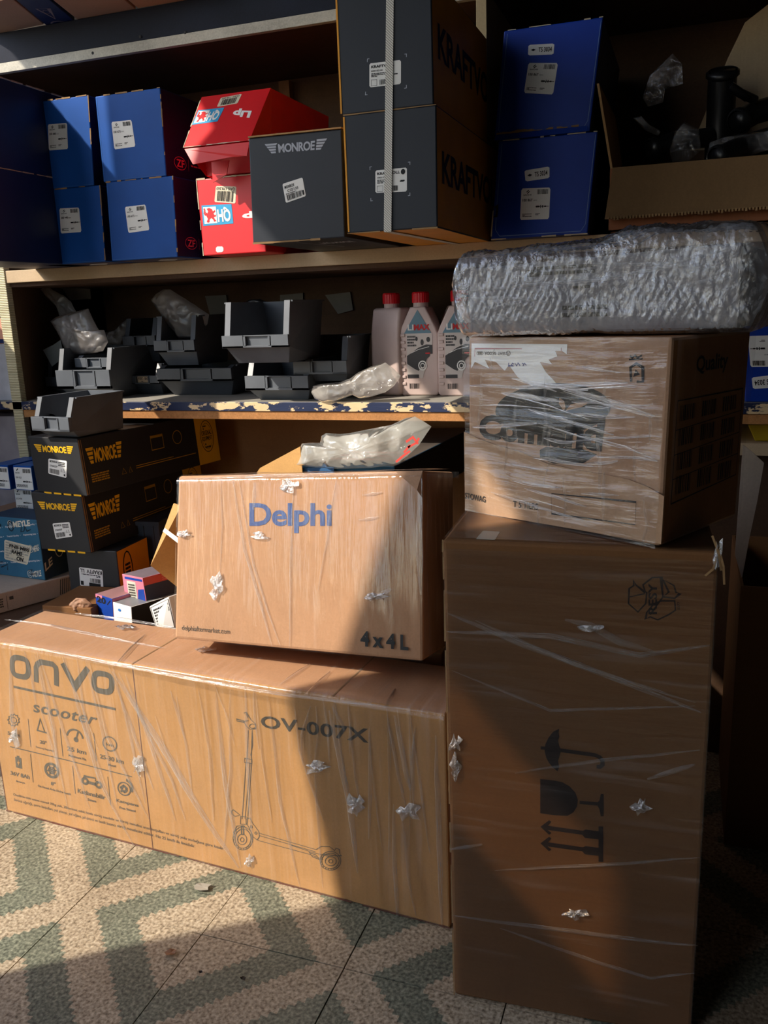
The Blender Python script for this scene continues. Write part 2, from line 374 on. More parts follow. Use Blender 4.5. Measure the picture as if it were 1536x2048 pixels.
# ================================================================== THE SETTING
def tile_material():
    m, nt, b = base('terrazzo_floor_tile')
    tc = N(nt, 'TexCoord'); sep = N(nt, 'SeparateXYZ'); nt.links.new(tc.outputs['Object'], sep.inputs[0])
    def M(op, a, c=None, **k):
        n = N(nt, 'Math', operation=op)
        for i, x in enumerate((a, c)):
            if x is None: continue
            if isinstance(x, (int, float)): n.inputs[i].default_value = x
            else: nt.links.new(x, n.inputs[i])
        return n.outputs[0]
    q = M('MULTIPLY', M('SUBTRACT', sep.outputs[1], sep.outputs[0]), .7071); p = M('MULTIPLY', M('ADD', sep.outputs[1], sep.outputs[0]), .7071)
    nz = N(nt, 'TexNoise'); nz.inputs['Scale'].default_value = 60; nt.links.new(tc.outputs['Object'], nz.inputs['Vector'])
    saw = M('MULTIPLY', M('PINGPONG', p, .0085), 1.05)
    jag = M('ADD', saw, M('MULTIPLY', M('SUBTRACT', nz.outputs[0], .5), .012))
    a = M('ADD', M('ABSOLUTE', q), jag)
    g = M('MULTIPLY', M('GREATER_THAN', a, .041), M('LESS_THAN', a, .110))
    vo = N(nt, 'TexVoronoi'); vo.inputs['Scale'].default_value = 190; nt.links.new(tc.outputs['Object'], vo.inputs['Vector'])
    n2 = N(nt, 'TexNoise'); n2.inputs['Scale'].default_value = 150; n2.inputs['Detail'].default_value = 7; nt.links.new(tc.outputs['Object'], n2.inputs['Vector'])
    oi = N(nt, 'ObjectInfo'); nd = N(nt, 'TexNoise'); nd.inputs['Scale'].default_value = 3.2; nd.inputs['Detail'].default_value = 6
    gm = N(nt, 'NewGeometry'); nt.links.new(gm.outputs['Position'], nd.inputs['Vector'])
    cream = ramp(nt, n2.outputs[0], [(.3, lin((104, 90, 72))), (.47, lin((170, 154, 130))), (.7, lin((212, 198, 174)))])
    green = ramp(nt, n2.outputs[0], [(.3, lin((62, 65, 56))), (.5, lin((114, 119, 103))), (.72, lin((160, 163, 142)))])
    sp = ramp(nt, vo.outputs['Color'], [(.0, (.62, .62, .62)), (.35, (1, 1, 1)), (.8, (1, 1, 1)), (1., (1.25, 1.25, 1.2))])
    mx = N(nt, 'MixRGB'); nt.links.new(g, mx.inputs[0]); nt.links.new(cream, mx.inputs[1]); nt.links.new(green, mx.inputs[2])
    mu = N(nt, 'MixRGB', blend_type='MULTIPLY'); mu.inputs[0].default_value = 1; nt.links.new(mx.outputs[0], mu.inputs[1]); nt.links.new(sp, mu.inputs[2])
    dirt = ramp(nt, nd.outputs[0], [(.3, (.62, .58, .54)), (.6, (1, 1, 1))])
    mu2 = N(nt, 'MixRGB', blend_type='MULTIPLY'); mu2.inputs[0].default_value = .8; nt.links.new(mu.outputs[0], mu2.inputs[1]); nt.links.new(dirt, mu2.inputs[2])
    nt.links.new(mu2.outputs[0], b.inputs['Base Color'])
    rr = ramp(nt, nd.outputs[0], [(.3, (.62, .62, .62)), (.7, (.36, .36, .36))]); nt.links.new(rr, b.inputs['Roughness'])
    bp = N(nt, 'Bump'); bp.inputs['Strength'].default_value = .25; bp.inputs['Distance'].default_value = .001; nt.links.new(n2.outputs[0], bp.inputs['Height']); nt.links.new(bp.outputs[0], b.inputs['Normal'])
    return m
floor = struct('floor', MB().box((-3.2, -2, -.08), (1.5, 2.72, -.004)), flat('tile_joint_grout', (52, 48, 43), .9, .1, .3))
TILE = tile_material(); tile_me = None
for j in range(-5, 5):
    for i in range(-5, 7):
        cx, cy = -1.15+.3*(i+.5), 1.216+.3*(j+.5)
        if tile_me is None:
            t = obj('floor_tile', MB().box((cx-.1488, cy-.1488, -.02), (cx+.1488, cy+.1488, 0)), TILE, None, (cx, cy, 0)); tile_me = t
        else:
            t = tile_me.copy(); COL.objects.link(t)
        t.parent = floor; t.location = (cx, cy, rnd.uniform(-.0006, .0004)); t.rotation_euler = (0, 0, (math.pi/2 if (i+j) % 2 else 0)+rnd.choice((0, math.pi)))
WALLM = flat('dark_plaster', (62, 56, 50), .9, .1, .2)
LEFTW = flat('pale_shadow_wall_plaster', (150, 140, 128), .9, .1, .15)
w = MB(); X0, X1 = -2.42, -2.4          # unseen street-side pieces on the left, added and shaped to cut the sunlight
for y0, y1, z0, z1 in [(-1.7, -1.09, 0, 3.7), (-1.09, -.82, 0, 2.745), (-1.09, -.82, 3.035, 3.7), (-.82, -.79, 0, 3.7), (-.79, -.65, 0, 3.25), (-.79, -.65, 3.36, 3.7), (-.65, -.40, 0, 3.7),
                       (.95, 2.9, 0, 1.6), (.87, .95, 0, 1.5), (.52, .68, 2.95, 3.14), (.98, 1.3, 1.6, 1.72), (-.4, 2.9, 3.135, 3.7), (.90, 1.06, 2.5, 3.14), (1.5, 2.9, 2.6, 3.14)]:
    w.box((X0, y0, z0), (X1, y1, z1))
w.prism([(X0, y, z) for y, z in ((-.4, 0), (-.1, 0), (-.12, .9), (-.18, 1.25), (-.225, 1.45), (-.28, 1.68), (-.337, 1.88), (-.37, 2.0), (-.379, 2.08), (-.336, 2.24), (-.286, 2.4), (-.29, 2.52), (-.303, 2.6), (-.326, 2.84), (-.348, 3.07), (-.348, 3.14), (-.4, 3.14))], (.02, 0, 0))  # jamb outline bent to cast the diagonal shadow edge
struct('shadow_wall_left', w, LEFTW)
gm_, gnt, gb = base('added_tinted_pane')
for n_ in list(gnt.nodes): gnt.nodes.remove(n_)
go = N(gnt, 'OutputMaterial'); gx = N(gnt, 'MixShader'); gt = N(gnt, 'BsdfTransparent'); gg = N(gnt, 'BsdfGlossy'); gx.inputs[0].default_value = .06
gt.inputs[0].default_value = (.50, .42, .30, 1); gnt.links.new(gt.outputs[0], gx.inputs[1]); gnt.links.new(gg.outputs[0], gx.inputs[2]); gnt.links.new(gx.outputs[0], go.inputs[0])
wn = struct('added_pane', MB().box((-2.413, -1.09, 2.745), (-2.407, -.82, 3.035)), gm_)  # added unseen pane, makes the weak warm patch on the tall carton
obj('added_pane_frame', MB().box((-2.43, -1.1, 2.73), (-2.395, -.81, 2.745)).box((-2.43, -1.1, 3.035), (-2.395, -.81, 3.05)), flat('added_pane_frame_paint', (120, 112, 100)), wn)
struct('wall_back', MB().box((-3.2, 2.7, 0), (1.5, 2.8, 3.7)), WALLM)
struct('wall_right', MB().box((1.3, -1.7, 0), (1.42, 2.8, 3.7)), WALLM)
struct('ceiling', MB().box((-2.52, -1.75, 3.7), (1.45, 2.85, 3.8)), WALLM)
struct('wall_front', MB().box((-2.52, -1.8, 0), (1.42, -1.7, .7)).box((-2.52, -1.8, 2.75), (1.42, -1.7, 3.7)).box((-2.52, -1.8, .7), (-2.1, -1.7, 2.75)).box((-1.1, -1.8, .7), (1.42, -1.7, 2.75)), WALLM)
struct('ground', MB().add([(-30, -30, -.09), (30, -30, -.09), (30, 30, -.09), (-30, 30, -.09)], [(0, 1, 2, 3)]), flat('street_paving', (150, 143, 132), .9, .1, .15))

# ------------------------------------------------------------------ shelving
ZS, ZB, ZBN = 1.3275, 1.2915, .9345
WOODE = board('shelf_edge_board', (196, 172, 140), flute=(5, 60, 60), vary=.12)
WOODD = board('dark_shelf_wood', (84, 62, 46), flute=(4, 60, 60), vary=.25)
PLYB = board('plywood_back', (148, 104, 62), flute=(6, 60, 50), vary=.14)
CHIP = board('chipboard_edge', (176, 124, 76), flute=(90, 90, 90), vary=.35, bump=.4)
FASC = board('navy_painted_fascia', (20, 26, 42), flute=(30, 30, 30), vary=.35)
PALEST = board('scuffed_pale_paint', (186, 182, 170), flute=(40, 40, 80), vary=.3, bump=.3)
RIDGE = None
def ridge_mat():
    m, nt, b = base('ridged_cream_trim'); wv = N(nt, 'TexWave'); wv.bands_direction = 'Z'; wv.inputs['Scale'].default_value = 62; wv.inputs['Distortion'].default_value = .6
    nt.links.new(coord(nt), wv.inputs['Vector'])
    nt.links.new(ramp(nt, wv.outputs[0], [(.25, lin((170, 158, 118))), (.5, lin((222, 210, 172)))]), b.inputs['Base Color'])
    b.inputs['Roughness'].default_value = .6; bp = N(nt, 'Bump'); bp.inputs['Strength'].default_value = .5; bp.inputs['Distance'].default_value = .003; nt.links.new(wv.outputs[0], bp.inputs['Height']); nt.links.new(bp.outputs[0], b.inputs['Normal']); return m
def peel_mat():
    m, nt, b = base('peeling_blue_paint')
    n1 = N(nt, 'TexNoise'); n1.inputs['Scale'].default_value = 1; n1.inputs['Detail'].default_value = 8; n1.inputs['Roughness'].default_value = .62; nt.links.new(coord(nt, (14, 30, 34)), n1.inputs['Vector'])
    nt.links.new(ramp(nt, n1.outputs[0], [(0, lin((26, 40, 78))), (.535, lin((22, 36, 72))), (.55, lin((226, 200, 156))), (1, lin((214, 180, 132)))]), b.inputs['Base Color'])
    b.inputs['Roughness'].default_value = .45
    bp = N(nt, 'Bump'); bp.inputs['Strength'].default_value = .6; bp.inputs['Distance'].default_value = .002; nt.links.new(n1.outputs[0], bp.inputs['Height']); nt.links.new(bp.outputs[0], b.inputs['Normal']); return m
unit = empty('shelving_unit', (-.8, 2.4, 0), 'built-in wooden shelving with pale shelf edges, navy fascia and peeling blue counter edge', 'shelving')
YF, YK = 2.14, 2.64
obj('side_post', MB().box((-1.995, YF-.004, 0), (-1.957, YF+.02, 2.05)), ridge_mat(), unit, bev=.002)['label'] = 'ridged cream post'
obj('side_panel', MB().hexa([(-1.992, YF+.02, .39), (-1.96, YF+.02, .39), (-1.96, YF+.02, 1.95), (-1.992, YF+.02, 1.95), (-2.2, YK, .39), (-2.165, YK, .39), (-2.165, YK, 1.95), (-2.2, YK, 1.95)]), board('brown_side_panel', (110, 84, 62), vary=.2), unit)
obj('shelf_board', MB().hexa([(-1.957, YF, ZB), (1.2, YF, ZB), (1.2, YF, ZS), (-1.957, YF, ZS), (-2.16, YK, ZB), (1.2, YK, ZB), (1.2, YK, ZS), (-2.16, YK, ZS)]), WOODE, unit, bev=.002)
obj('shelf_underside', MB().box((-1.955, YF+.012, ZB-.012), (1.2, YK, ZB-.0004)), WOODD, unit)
obj('divider', MB().box((-.4995, YF-.003, ZS+.0005), (-.475, YK, 2.05)), board('divider_board', (176, 158, 124), flute=(60, 60, 4), vary=.14), unit, bev=.001)
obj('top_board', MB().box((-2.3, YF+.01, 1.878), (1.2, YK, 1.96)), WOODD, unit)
obj('edge_strip', MB().box((-2.3, YF-.004, 1.863), (-.5, YF+.012, 1.888)), PALEST, unit, bev=.001)['label'] = 'scuffed pale edge strip'
obj('fascia', MB().box((-2.3, YF-.002, 1.8885), (1.2, YF+.012, 1.9645)), FASC, unit, bev=.001)['label'] = 'dark navy fascia board'
obj('top_deck', MB().box((-2.3, YF+.012, 1.9605), (1.2, YK, 1.9645)), WOODD, unit)
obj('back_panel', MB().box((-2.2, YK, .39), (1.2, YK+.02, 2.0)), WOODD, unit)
obj('lower_back_panel', MB().box((-1.957, 2.56, .39), (-.3, 2.575, .88)), PLYB, unit)
obj('batten', MB().box((-1.235, YK-.03, ZS), (-1.2, YK-.001, 1.87)), board('batten_wood', (120, 86, 60)), unit)
obj('counter_board', MB().box((-2.35, YF+.004, .912), (1.2, YK, ZBN)), board('grey_counter_top', (150, 146, 138), flute=(8, 50, 50), vary=.22), unit)
obj('counter_edge', MB().box((-2.35, YF-.004, .9095), (1.2, YF+.004, ZBN)), peel_mat(), unit, bev=.001)['label'] = 'counter edge with peeling blue paint'
obj('counter_lower_board', MB().box((-1.957, YF-.0, .886), (1.2, YK, .9085)), CHIP, unit)['label'] = 'raw chipboard under the counter'
obj('bottom_platform', MB().box((-2.4, 1.665, .365), (-.3, YK, .39)), WOODD, unit)
obj('left_bay_back', MB().box((-2.4, YK, 0), (-1.99, YK+.02, 1.9)), WOODD, unit)
for k, (px, py) in enumerate(((185, 103), (280, 70), (370, 62))):
    p = Py(px, py+3, YF-.005); obj('nail_hole', MB().lathe([(.001, .0), (.004, .0006), (.003, .001)], p, 10, 1), INK, unit)

# ------------------------------------------------------------------ helper for the boxes on the long shelf
def front_on(y, TL, TR, BR, BL, z=None):
    q = [Py(*p, y) for p in (TL, TR, BR, BL)]
    if z is not None: q[2].z = z; q[3].z = z
    return q
def strut_icon(u0, v, u1, h):
    w = u1-u0
    return [('r', u0, v-h*.18, u1, v+h*.18), ('r', u0+w*.02, v-h*.5, u0+w*.3, v+h*.5), ('r', u0+w*.36, v-h*.9, u0+w*.42, v+h*.9), ('r', u0+w*.5, v-h*.7, u0+w*.58, v+h*.7), ('r', u0+w*.66, v-h*.4, u0+w*.8, v+h*.4)]
def sachs(parent, s, code, lab=None):
    it = [('p', [(.17, .88), (.25, .95), (.27, .93), (.2, .87)]), ('p', [(.2, .84), (.28, .91), (.3, .89), (.22, .82)]), ('t', 'SACHS', .08, .765, .36, .81, .02),
          ('b', .55, .8, .93, .955, 15), ('t', code, .06, .58, .4, .665, .02), ('t', '000 010', .44, .59, .56, .63), ('lines', .07, .09, .4, .2, 3), ('lines', .52, .13, .68, .2, 2)]
    it += strut_icon(.52, .41, .97, .055)
    return sticker(parent, s, it, label=lab)

# ================================================================== UPPER SHELF
G1 = 'blue boxes on the upper shelf'
# two big dark blue boxes at the far left, seen from their right side
bx = -1.645
for nm, za, zb, lab in (('lower', ZS, 1.553, 'big navy blue box at far left of upper shelf, lower of the two'), ('upper', 1.5535, 1.77, 'big navy blue box at far left of upper shelf, upper of the two')):
    o, S = carton('blue_parts_box', lab, 'box', (bx-.2, 1.76, zb), (bx, 1.76, zb), (bx, 1.76, za), (bx-.2, 1.76, za), (0, .42, 0), [NAVY, NAVY], group=G1)
    worn(o, [(bx, 1.76, zb), (bx, 2.15, zb)], .003, V((1, 0, 0)), EDGE, 3)
def zf(o, s): # small round mark and fine line on a box side
    mb = MB(); paint(mb, s, [('l', circ(.18, .5, .13, .42), .0014, True), ('t', 'ZF', .1, .25, .27, .75, .02), ('r', .36, .1, .365, .9), ('lines', .42, .42, .98, .6, 1)]); obj('maker_mark', mb, flat('pink_print', (214, 96, 130)), o)
BB = [('upper left', (56, 206), (176, 190), (186, 354), (69, 365), None, [(96, 249), (134, 246), (136, 298), (98, 301)], '300 448', 'upper left of the four blue boxes, its face half in sun'),
      ('lower left', (73, 366), (198, 355), (210, 515), (86, 521), ZS, [(119, 417), (158, 415), (163, 464), (122, 467)], '300 448', 'lower left of the four blue boxes, wholly in shade'),
      ('upper right', (190, 193), (320, 175), (332, 344), (206, 355), None, [(223, 244), (263, 240), (271, 293), (229, 299)], '100 673', 'upper right of the four blue boxes, with a sunlit left strip'),
      ('lower right', (211, 359), (345, 347), (355, 511), (223, 517), ZS, [(250, 414), (291, 409), (299, 460), (257, 466)], '100 673', 'lower right of the four blue boxes, beside the red boxes')]
YB = 2.02
lowz = {}
for i, (k, TL, TR, BR, BL, z, lq, code, lab) in enumerate(BB):
    q = front_on(YB, TL, TR, BR, BL, z)
    if z is None:
        zz = lowz_all = 1.523 if i == 0 else 1.528
        q[2].z = q[3].z = zz
    else:
        zz = 1.5225 if i == 1 else 1.5275; q[0].z = q[1].z = zz
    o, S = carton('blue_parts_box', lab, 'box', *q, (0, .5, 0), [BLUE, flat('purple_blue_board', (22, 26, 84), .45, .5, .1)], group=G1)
    n = V((0, -1, 0))
    sachs(o, quad_px(lambda a, b: Py(a, b, YB), lq), code)
    worn(o, [q[0], q[1], q[2]], .0035, n, EDGED, i+2, gap=.45, seg=.012)
    mb = MB(); ins = Surf(*q, n).sub(.02, .015, .985, .98); ribbon(mb, [ins.at(u, v, .0005) for u, v in ((0, 1), (0, 0), (1, 0))], .0012, n); obj('crease_line', mb, flat('blue_crease', (40, 96, 170)), o)
    if i >= 2: zf(o, S['right'].sub(.06, .1, .5, .28))
    if z is not None:
        mb = MB(); paint(mb, Surf(*[V((p.x, yy, ZS-.0004)) for p, yy in ((q[3], YB+.12), (q[2], YB+.12), (q[2], YB+.02), (q[3], YB+.02))], V((0, 0, -1))), [('p', [(.4, .7), (.62, .9), (.68, .75), (.5, .55)]), ('p', [(.5, .45), (.75, .6), (.8, .42), (.6, .25)])], .0004); obj('printed_slashes', mb, WHITEI, o)

# red boxes
GR = 'red boxes on the upper shelf'
YR = 2.035
q = front_on(YR, (392, 353), (520, 341), (532, 503), (407, 512), ZS); q[0].z = q[1].z = 1.515
r1, S = carton('red_parts_box', 'lower red box with torn top edge between blue and charcoal boxes', 'box', *q, (0, .45, 0), [RED, RED], group=GR)
fn = lambda a, b: Py(a, b, YR)
def qh(parent, s):
    sticker(parent, s, None, flat('cyan_frame', (52, 160, 210)), name='logo_panel', r=.0)
    mb = MB(); paint(mb, s, [('r', .52, .09, .95, .91)], .0010); obj('logo_field', mb, PAPER, parent)
    mb = MB(); paint(mb, s, [('t', 'QH', .06, .12, .49, .88, .04)], .0012); obj('logo_letters', mb, PAPER, parent)
    lion = [(.12, .2), (.17, .32), (.12, .5), (.1, .68), (.17, .6), (.2, .7), (.16, .82), (.24, .86), (.33, .8), (.36, .68), (.43, .74), (.44, .66), (.37, .58), (.41, .48), (.46, .52), (.44, .42), (.37, .4), (.4, .28), (.45, .2), (.37, .16), (.34, .28), (.28, .36), (.22, .28), (.21, .16), (.15, .14)]
    lion = [(1-a-.01, 1-b) for a, b in lion]
    mb = MB(); paint(mb, s, [('p', lion), ('l', [(.88, .5), (.92, .4), (.9, .25), (.92, .16)], .004)], .0013); obj('logo_beast', mb, RED, parent)
qh(r1, quad_px(fn, [(463, 447), (407, 450), (403, 412), (463, 409)][0:4]) if 0 else quad_px(fn, [(467, 447), (407, 452), (403, 411), (463, 408)]))
sticker(r1, quad_px(fn, [(471, 407), (429, 404), (432, 372), (473, 373)]), [('b', .12, .3, .9, .92, 16), ('t', 'QAG 178.263', .05, .05, .95, .24, .01)], flat('aged_label', (222, 212, 186)))
sticker(r1, quad_px(fn, [(432, 493), (447, 493), (447, 504), (432, 505)]), None, r=.25, name='worn_patch')
printed(r1, 'printed_name', PAPER, quad_px(fn, [(540, 438), (485, 441), (484, 424), (538, 418)]), [('t', 'Lip', 0, 0, 1, 1, .05)])
worn(r1, [q[0], q[1]], .004, V((0, -1, 0)), EDGE, 5, gap=.1); worn(r1, [q[0], q[3]], .003, V((0, -1, 0)), EDGE, 6, gap=.4)
# upper red box: sloping opened front
A = Py(362, 292, 1.93); B = Py(495, 274, 1.93); T = Py(399, 191, 2.02); U = Py(538, 174, 2.02)
A.z = 1.575; B.z = 1.575; T.z = 1.705; U.z = 1.705
A.y = B.y = 1.94; T.y = U.y = 2.03
mb = MB(); back = V((0, .46, 0))
A2, B2 = A+V((0, .1, -.055)), B+V((0, .1, -.055))
mb.hexa([A2, B2, U, T, A2+V((0, .36, 0)), B2+V((0, .36, 0)), U+V((0, .36, 0)), T+V((0, .36, 0))])
r2 = obj('red_parts_box', mb, RED, None, ((A.x+B.x)/2, 2.2, A2.z), bev=.002); tag(r2, 'upper red box with its sloping front flap hanging open', 'box', GR)
nn = (U-T).cross(A-T).normalized(); nn = nn if nn.y < 0 else -nn
obj('front_flap', MB().hexa([A, B, U, T, A+V((0, .004, 0)), B+V((0, .004, 0)), U+V((0, .004, 0)), T+V((0, .004, 0))]), RED, r2, bev=.001)
obj('side_gusset', MB().add([B, U, B2, B+V((0, .06, -.02))], [(0, 1, 2), (0, 2, 3)]), RED, r2); obj('side_gusset', MB().add([A, T, A2], [(0, 1, 2)]), RED, r2)
obj('tuck_tab', MB().prism([A+V((.004, -.002, -.004)), A+V((.03, -.012, -.042)), B+V((-.045, -.008, -.034)), B+V((-.004, -.012, -.036)), B+V((.0, -.002, -.004))], (0, .003, 0)), RED, r2)['label'] = 'hanging tuck tab'
obj('dust_flap', MB().prism([A+V((.045, .05, -.03)), A+V((.045, .05, -.078)), A+V((.085, .05, -.062)), A+V((.095, .05, -.03))], (0, .003, 0)), RED, r2)
pl = lambda a, b: Pp(a, b, A-nn*0, nn)
qh(r2, quad_px(pl, [(435, 243), (384, 250), (397, 221), (449, 215)]))
sticker(r2, quad_px(pl, [(475, 207), (434, 214), (442, 196), (484, 188)]), [('b', .15, .3, .85, .92, 16), ('t', 'QAG 178.263', .08, .05, .92, .25, .01)], flat('aged_label', (222, 212, 186)))
printed(r2, 'printed_name', PAPER, quad_px(pl, [(499, 236), (463, 234), (470, 217), (505, 218)]), [('t', 'Lip', 0, 0, 1, 1, .05)])
worn(r2, [A, B], .003, nn, EDGE, 8, gap=.3); worn(r2, [A, T], .003, nn, EDGE, 9, gap=.3)
o = obj('shock_absorber', MB().lathe([(.004, 0), (.014, .004), (.02, .02), (.02, .2)], (-1.1, 2.1, 1.535), 20, 1), BLKP, smooth=True); tag(o, 'rounded black damper end showing under the open red flap', 'car part')

# charcoal Monroe box
def wing_logo(u0=0, v0=0, u1=1, v1=1):
    """lettering between two striped wings"""
    W_, H_ = u1-u0, v1-v0; it = [('t', 'MONROE', u0+W_*.215, v0+H_*.1, u0+W_*.81, v0+H_*.88, .03, .92)]
    for k in range(4):
        a = .97-k*.235; b = a-.17
        x = lambda s_, vv: (u0+W_*(.0+.10*(1-vv)) if s_ < 0 else u0+W_*(1-.10*(1-vv)))
        it.append(('p', [(x(-1, a), v0+H_*a), (u0+W_*(.21-.02*k*.5), v0+H_*a) if k == 0 else (u0+W_*(.19-.008*k), v0+H_*a), (u0+W_*(.185-.006*k), v0+H_*b), (x(-1, b), v0+H_*b)]))
        it.append(('p', [(u0+W_*.835, v0+H_*a), (x(1, a), v0+H_*a), (x(1, b), v0+H_*b), (u0+W_*.835, v0+H_*b)]))
    return it
YM = 1.765
q = front_on(YM, (497, 277), (683, 258), (690, 476), (506, 489), ZS)
m1, S = carton('shock_absorber_box', 'charcoal box with silver winged name, sun on its lower left corner', 'box', *q, (0, .62, 0), [SLATE, CHAR])
fm = lambda a, b: Py(a, b, YM)
printed(m1, 'printed_logo', SILV, quad_px(fn if 0 else fm, [(529, 288), (655, 276), (652, 301), (533, 310)]), wing_logo())
sticker(m1, quad_px(fm, [(565, 368), (605, 355), (612, 392), (572, 406)]), [('t', 'MONROE', .07, .7, .55, .86, .02), ('t', 'C2513S', .18, .5, .72, .64, .02), ('b', .1, .08, .84, .38, 18), ('lines', .08, .4, .6, .46, 1), ('r', .87, .1, .95, .35)])
mb = MB(); ub = Surf(V((q[3].x, YM+.3, ZS-.0003)), V((q[2].x, YM+.3, ZS-.0003)), V((q[2].x, YM+.01, ZS-.0003)), V((q[3].x, YM+.01, ZS-.0003)), V((0, 0, -1)))
paint(mb, ub, [('l', [(.4, .1), (.55, .8)], .003), ('t', 'MONROE', .55, .25, .9, .4, .02)], .0005); obj('underside_print', mb, SILV, m1)
obj('top_flap', MB().prism([q[0]+V((0, -.002, .001)), q[1]+V((0, -.002, .001)), q[1]+V((0, .3, .011)), q[0]+V((0, .3, .002))], (0, 0, .003)), INNER, m1)['label'] = 'raw brown edge of the top flap'
worn(m1, [q[3], q[2]], .004, V((0, -1, 0)), EDGED, 11, gap=.1, seg=.05)

# two dark blue boxes with orange sides, strapped together
YKR = 1.68
GK = 'strapped dark boxes with orange sides'
qk = front_on(YKR, (688, 266), (873, 242), (875, 451), (695, 468), ZS); qk[0].z = qk[1].z = 1.548
qu = front_on(YKR, (679, 50), (865, 18), (868, 236), (685, 258)); zt = 1.777; qu[0].z = qu[1].z = zt; qu[2].z = qu[3].z = 1.5485; qu[0].x = qu[3].x-.002; qu[1].x = qu[2].x
fk = lambda a, b: Py(a, b, YKR)
for i, (qq, lab, lq, sq) in enumerate(((qu, 'upper strapped dark blue box with orange side under the fascia', [(739, 127), (802, 120), (802, 168), (739, 175)], [(735, 118), (813, 108), (813, 176), (731, 190)]), (qk, 'lower strapped dark blue box with orange side and underside', [(751, 341), (814, 335), (814, 383), (751, 386)], [(740, 334), (820, 324), (820, 391), (742, 402)]))):
    kb, S = carton('shock_absorber_box', lab, 'box', *qq, (0, .6, 0), [KNAVY, ORANGE], group=GK)
    it = [('t', 'KRAFTVOLL', .06, .78, .78, .9, .03), ('t', '1001021'+('8' if i == 0 else '0'), .06, .63, .42, .7, .01), ('lines', .06, .4, .55, .58, 3), ('l', [(.06, .05), (.06, .3), (.24, .3), (.24, .05)], .0006, True), ('b', .32, .06, .72, .28, 14), ('r', .78, .42, .9, .47)]
    if i: it += [('p', circ(.88, .84, .07, .12, 12)), ('r', .8, .44, .93, .5)]
    sticker(kb, quad_px(fk, lq), it)
    s = quad_px(fk, sq); mb = MB()
    for (cu, cv, du, dv_) in ((0, 1, .05, -.09), (1, 1, -.05, -.09), (0, 0, .05, .09), (1, 0, -.05, .09)): paint(mb, s, [('l', [(cu+du, cv), (cu, cv), (cu, cv+dv_)], .001)])
    obj('corner_marks', mb, SILV, kb)
    rs = S['right']; printed(kb, 'printed_name', INK, rs.sub(.06, .38, .95, .66), [('t', 'KRAFTVOLL', 0, 0, 1, 1, .03)])
    worn(kb, [qq[0], qq[1]], .003, V((0, -1, 0)), EDGED, 20+i, gap=.15, seg=.05)
    mb = MB().box((qq[0].x-.0005, YKR-.001, qq[3].z+.003), (qq[0].x+.003, YKR+.0005, qq[0].z-.003)); obj('side_edge', mb, ORANGE, kb)
    if i: worn(kb, [qq[3], qq[2]], .003, V((0, -1, 0)), EDGED, 24, gap=.15, seg=.05)
mb = MB(); xs0, xs1 = Py(776, 32, YKR).x, Py(791, 32, YKR).x; xb0, xb1 = Py(769, 466, YKR).x, Py(784, 466, YKR).x
pth = [(xs0, xs1, YKR+.58, zt+.001), (xs0, xs1, YKR-.001, zt+.001), (xb0, xb1, YKR-.003, ZS-.001), (xb0+.01, xb1+.012, 1.95, ZS-.0012), (xb0+.02, xb1+.02, YF-.001, ZS-.0012)]
for a, b in zip(pth[:-1], pth[1:]): 
    d = V((0, -.0012, 0)) if abs(a[3]-b[3]) > .1 else V((0, 0, .0012 if a[3] > 1.5 else -.0012))
    P4 = [V((a[0], a[2], a[3])), V((a[1], a[2], a[3])), V((b[1], b[2], b[3])), V((b[0], b[2], b[3]))]; mb.prism(P4, d)
def strap_mat():
    m, nt, b = base('woven_white_strap'); wv = N(nt, 'TexWave'); wv.inputs['Scale'].default_value = 90; nt.links.new(coord(nt, rot=(0, .8, 0)), wv.inputs['Vector'])
    nt.links.new(ramp(nt, wv.outputs[0], [(.2, lin((150, 146, 138))), (.6, lin((226, 222, 212)))]), b.inputs['Base Color']); b.inputs['Roughness'].default_value = .6; return m
st = obj('packing_strap', mb, strap_mat(), None, ((xs0+xs1)/2, YKR, ZS)); tag(st, 'white woven packing strap binding the two orange-sided boxes', 'strap')

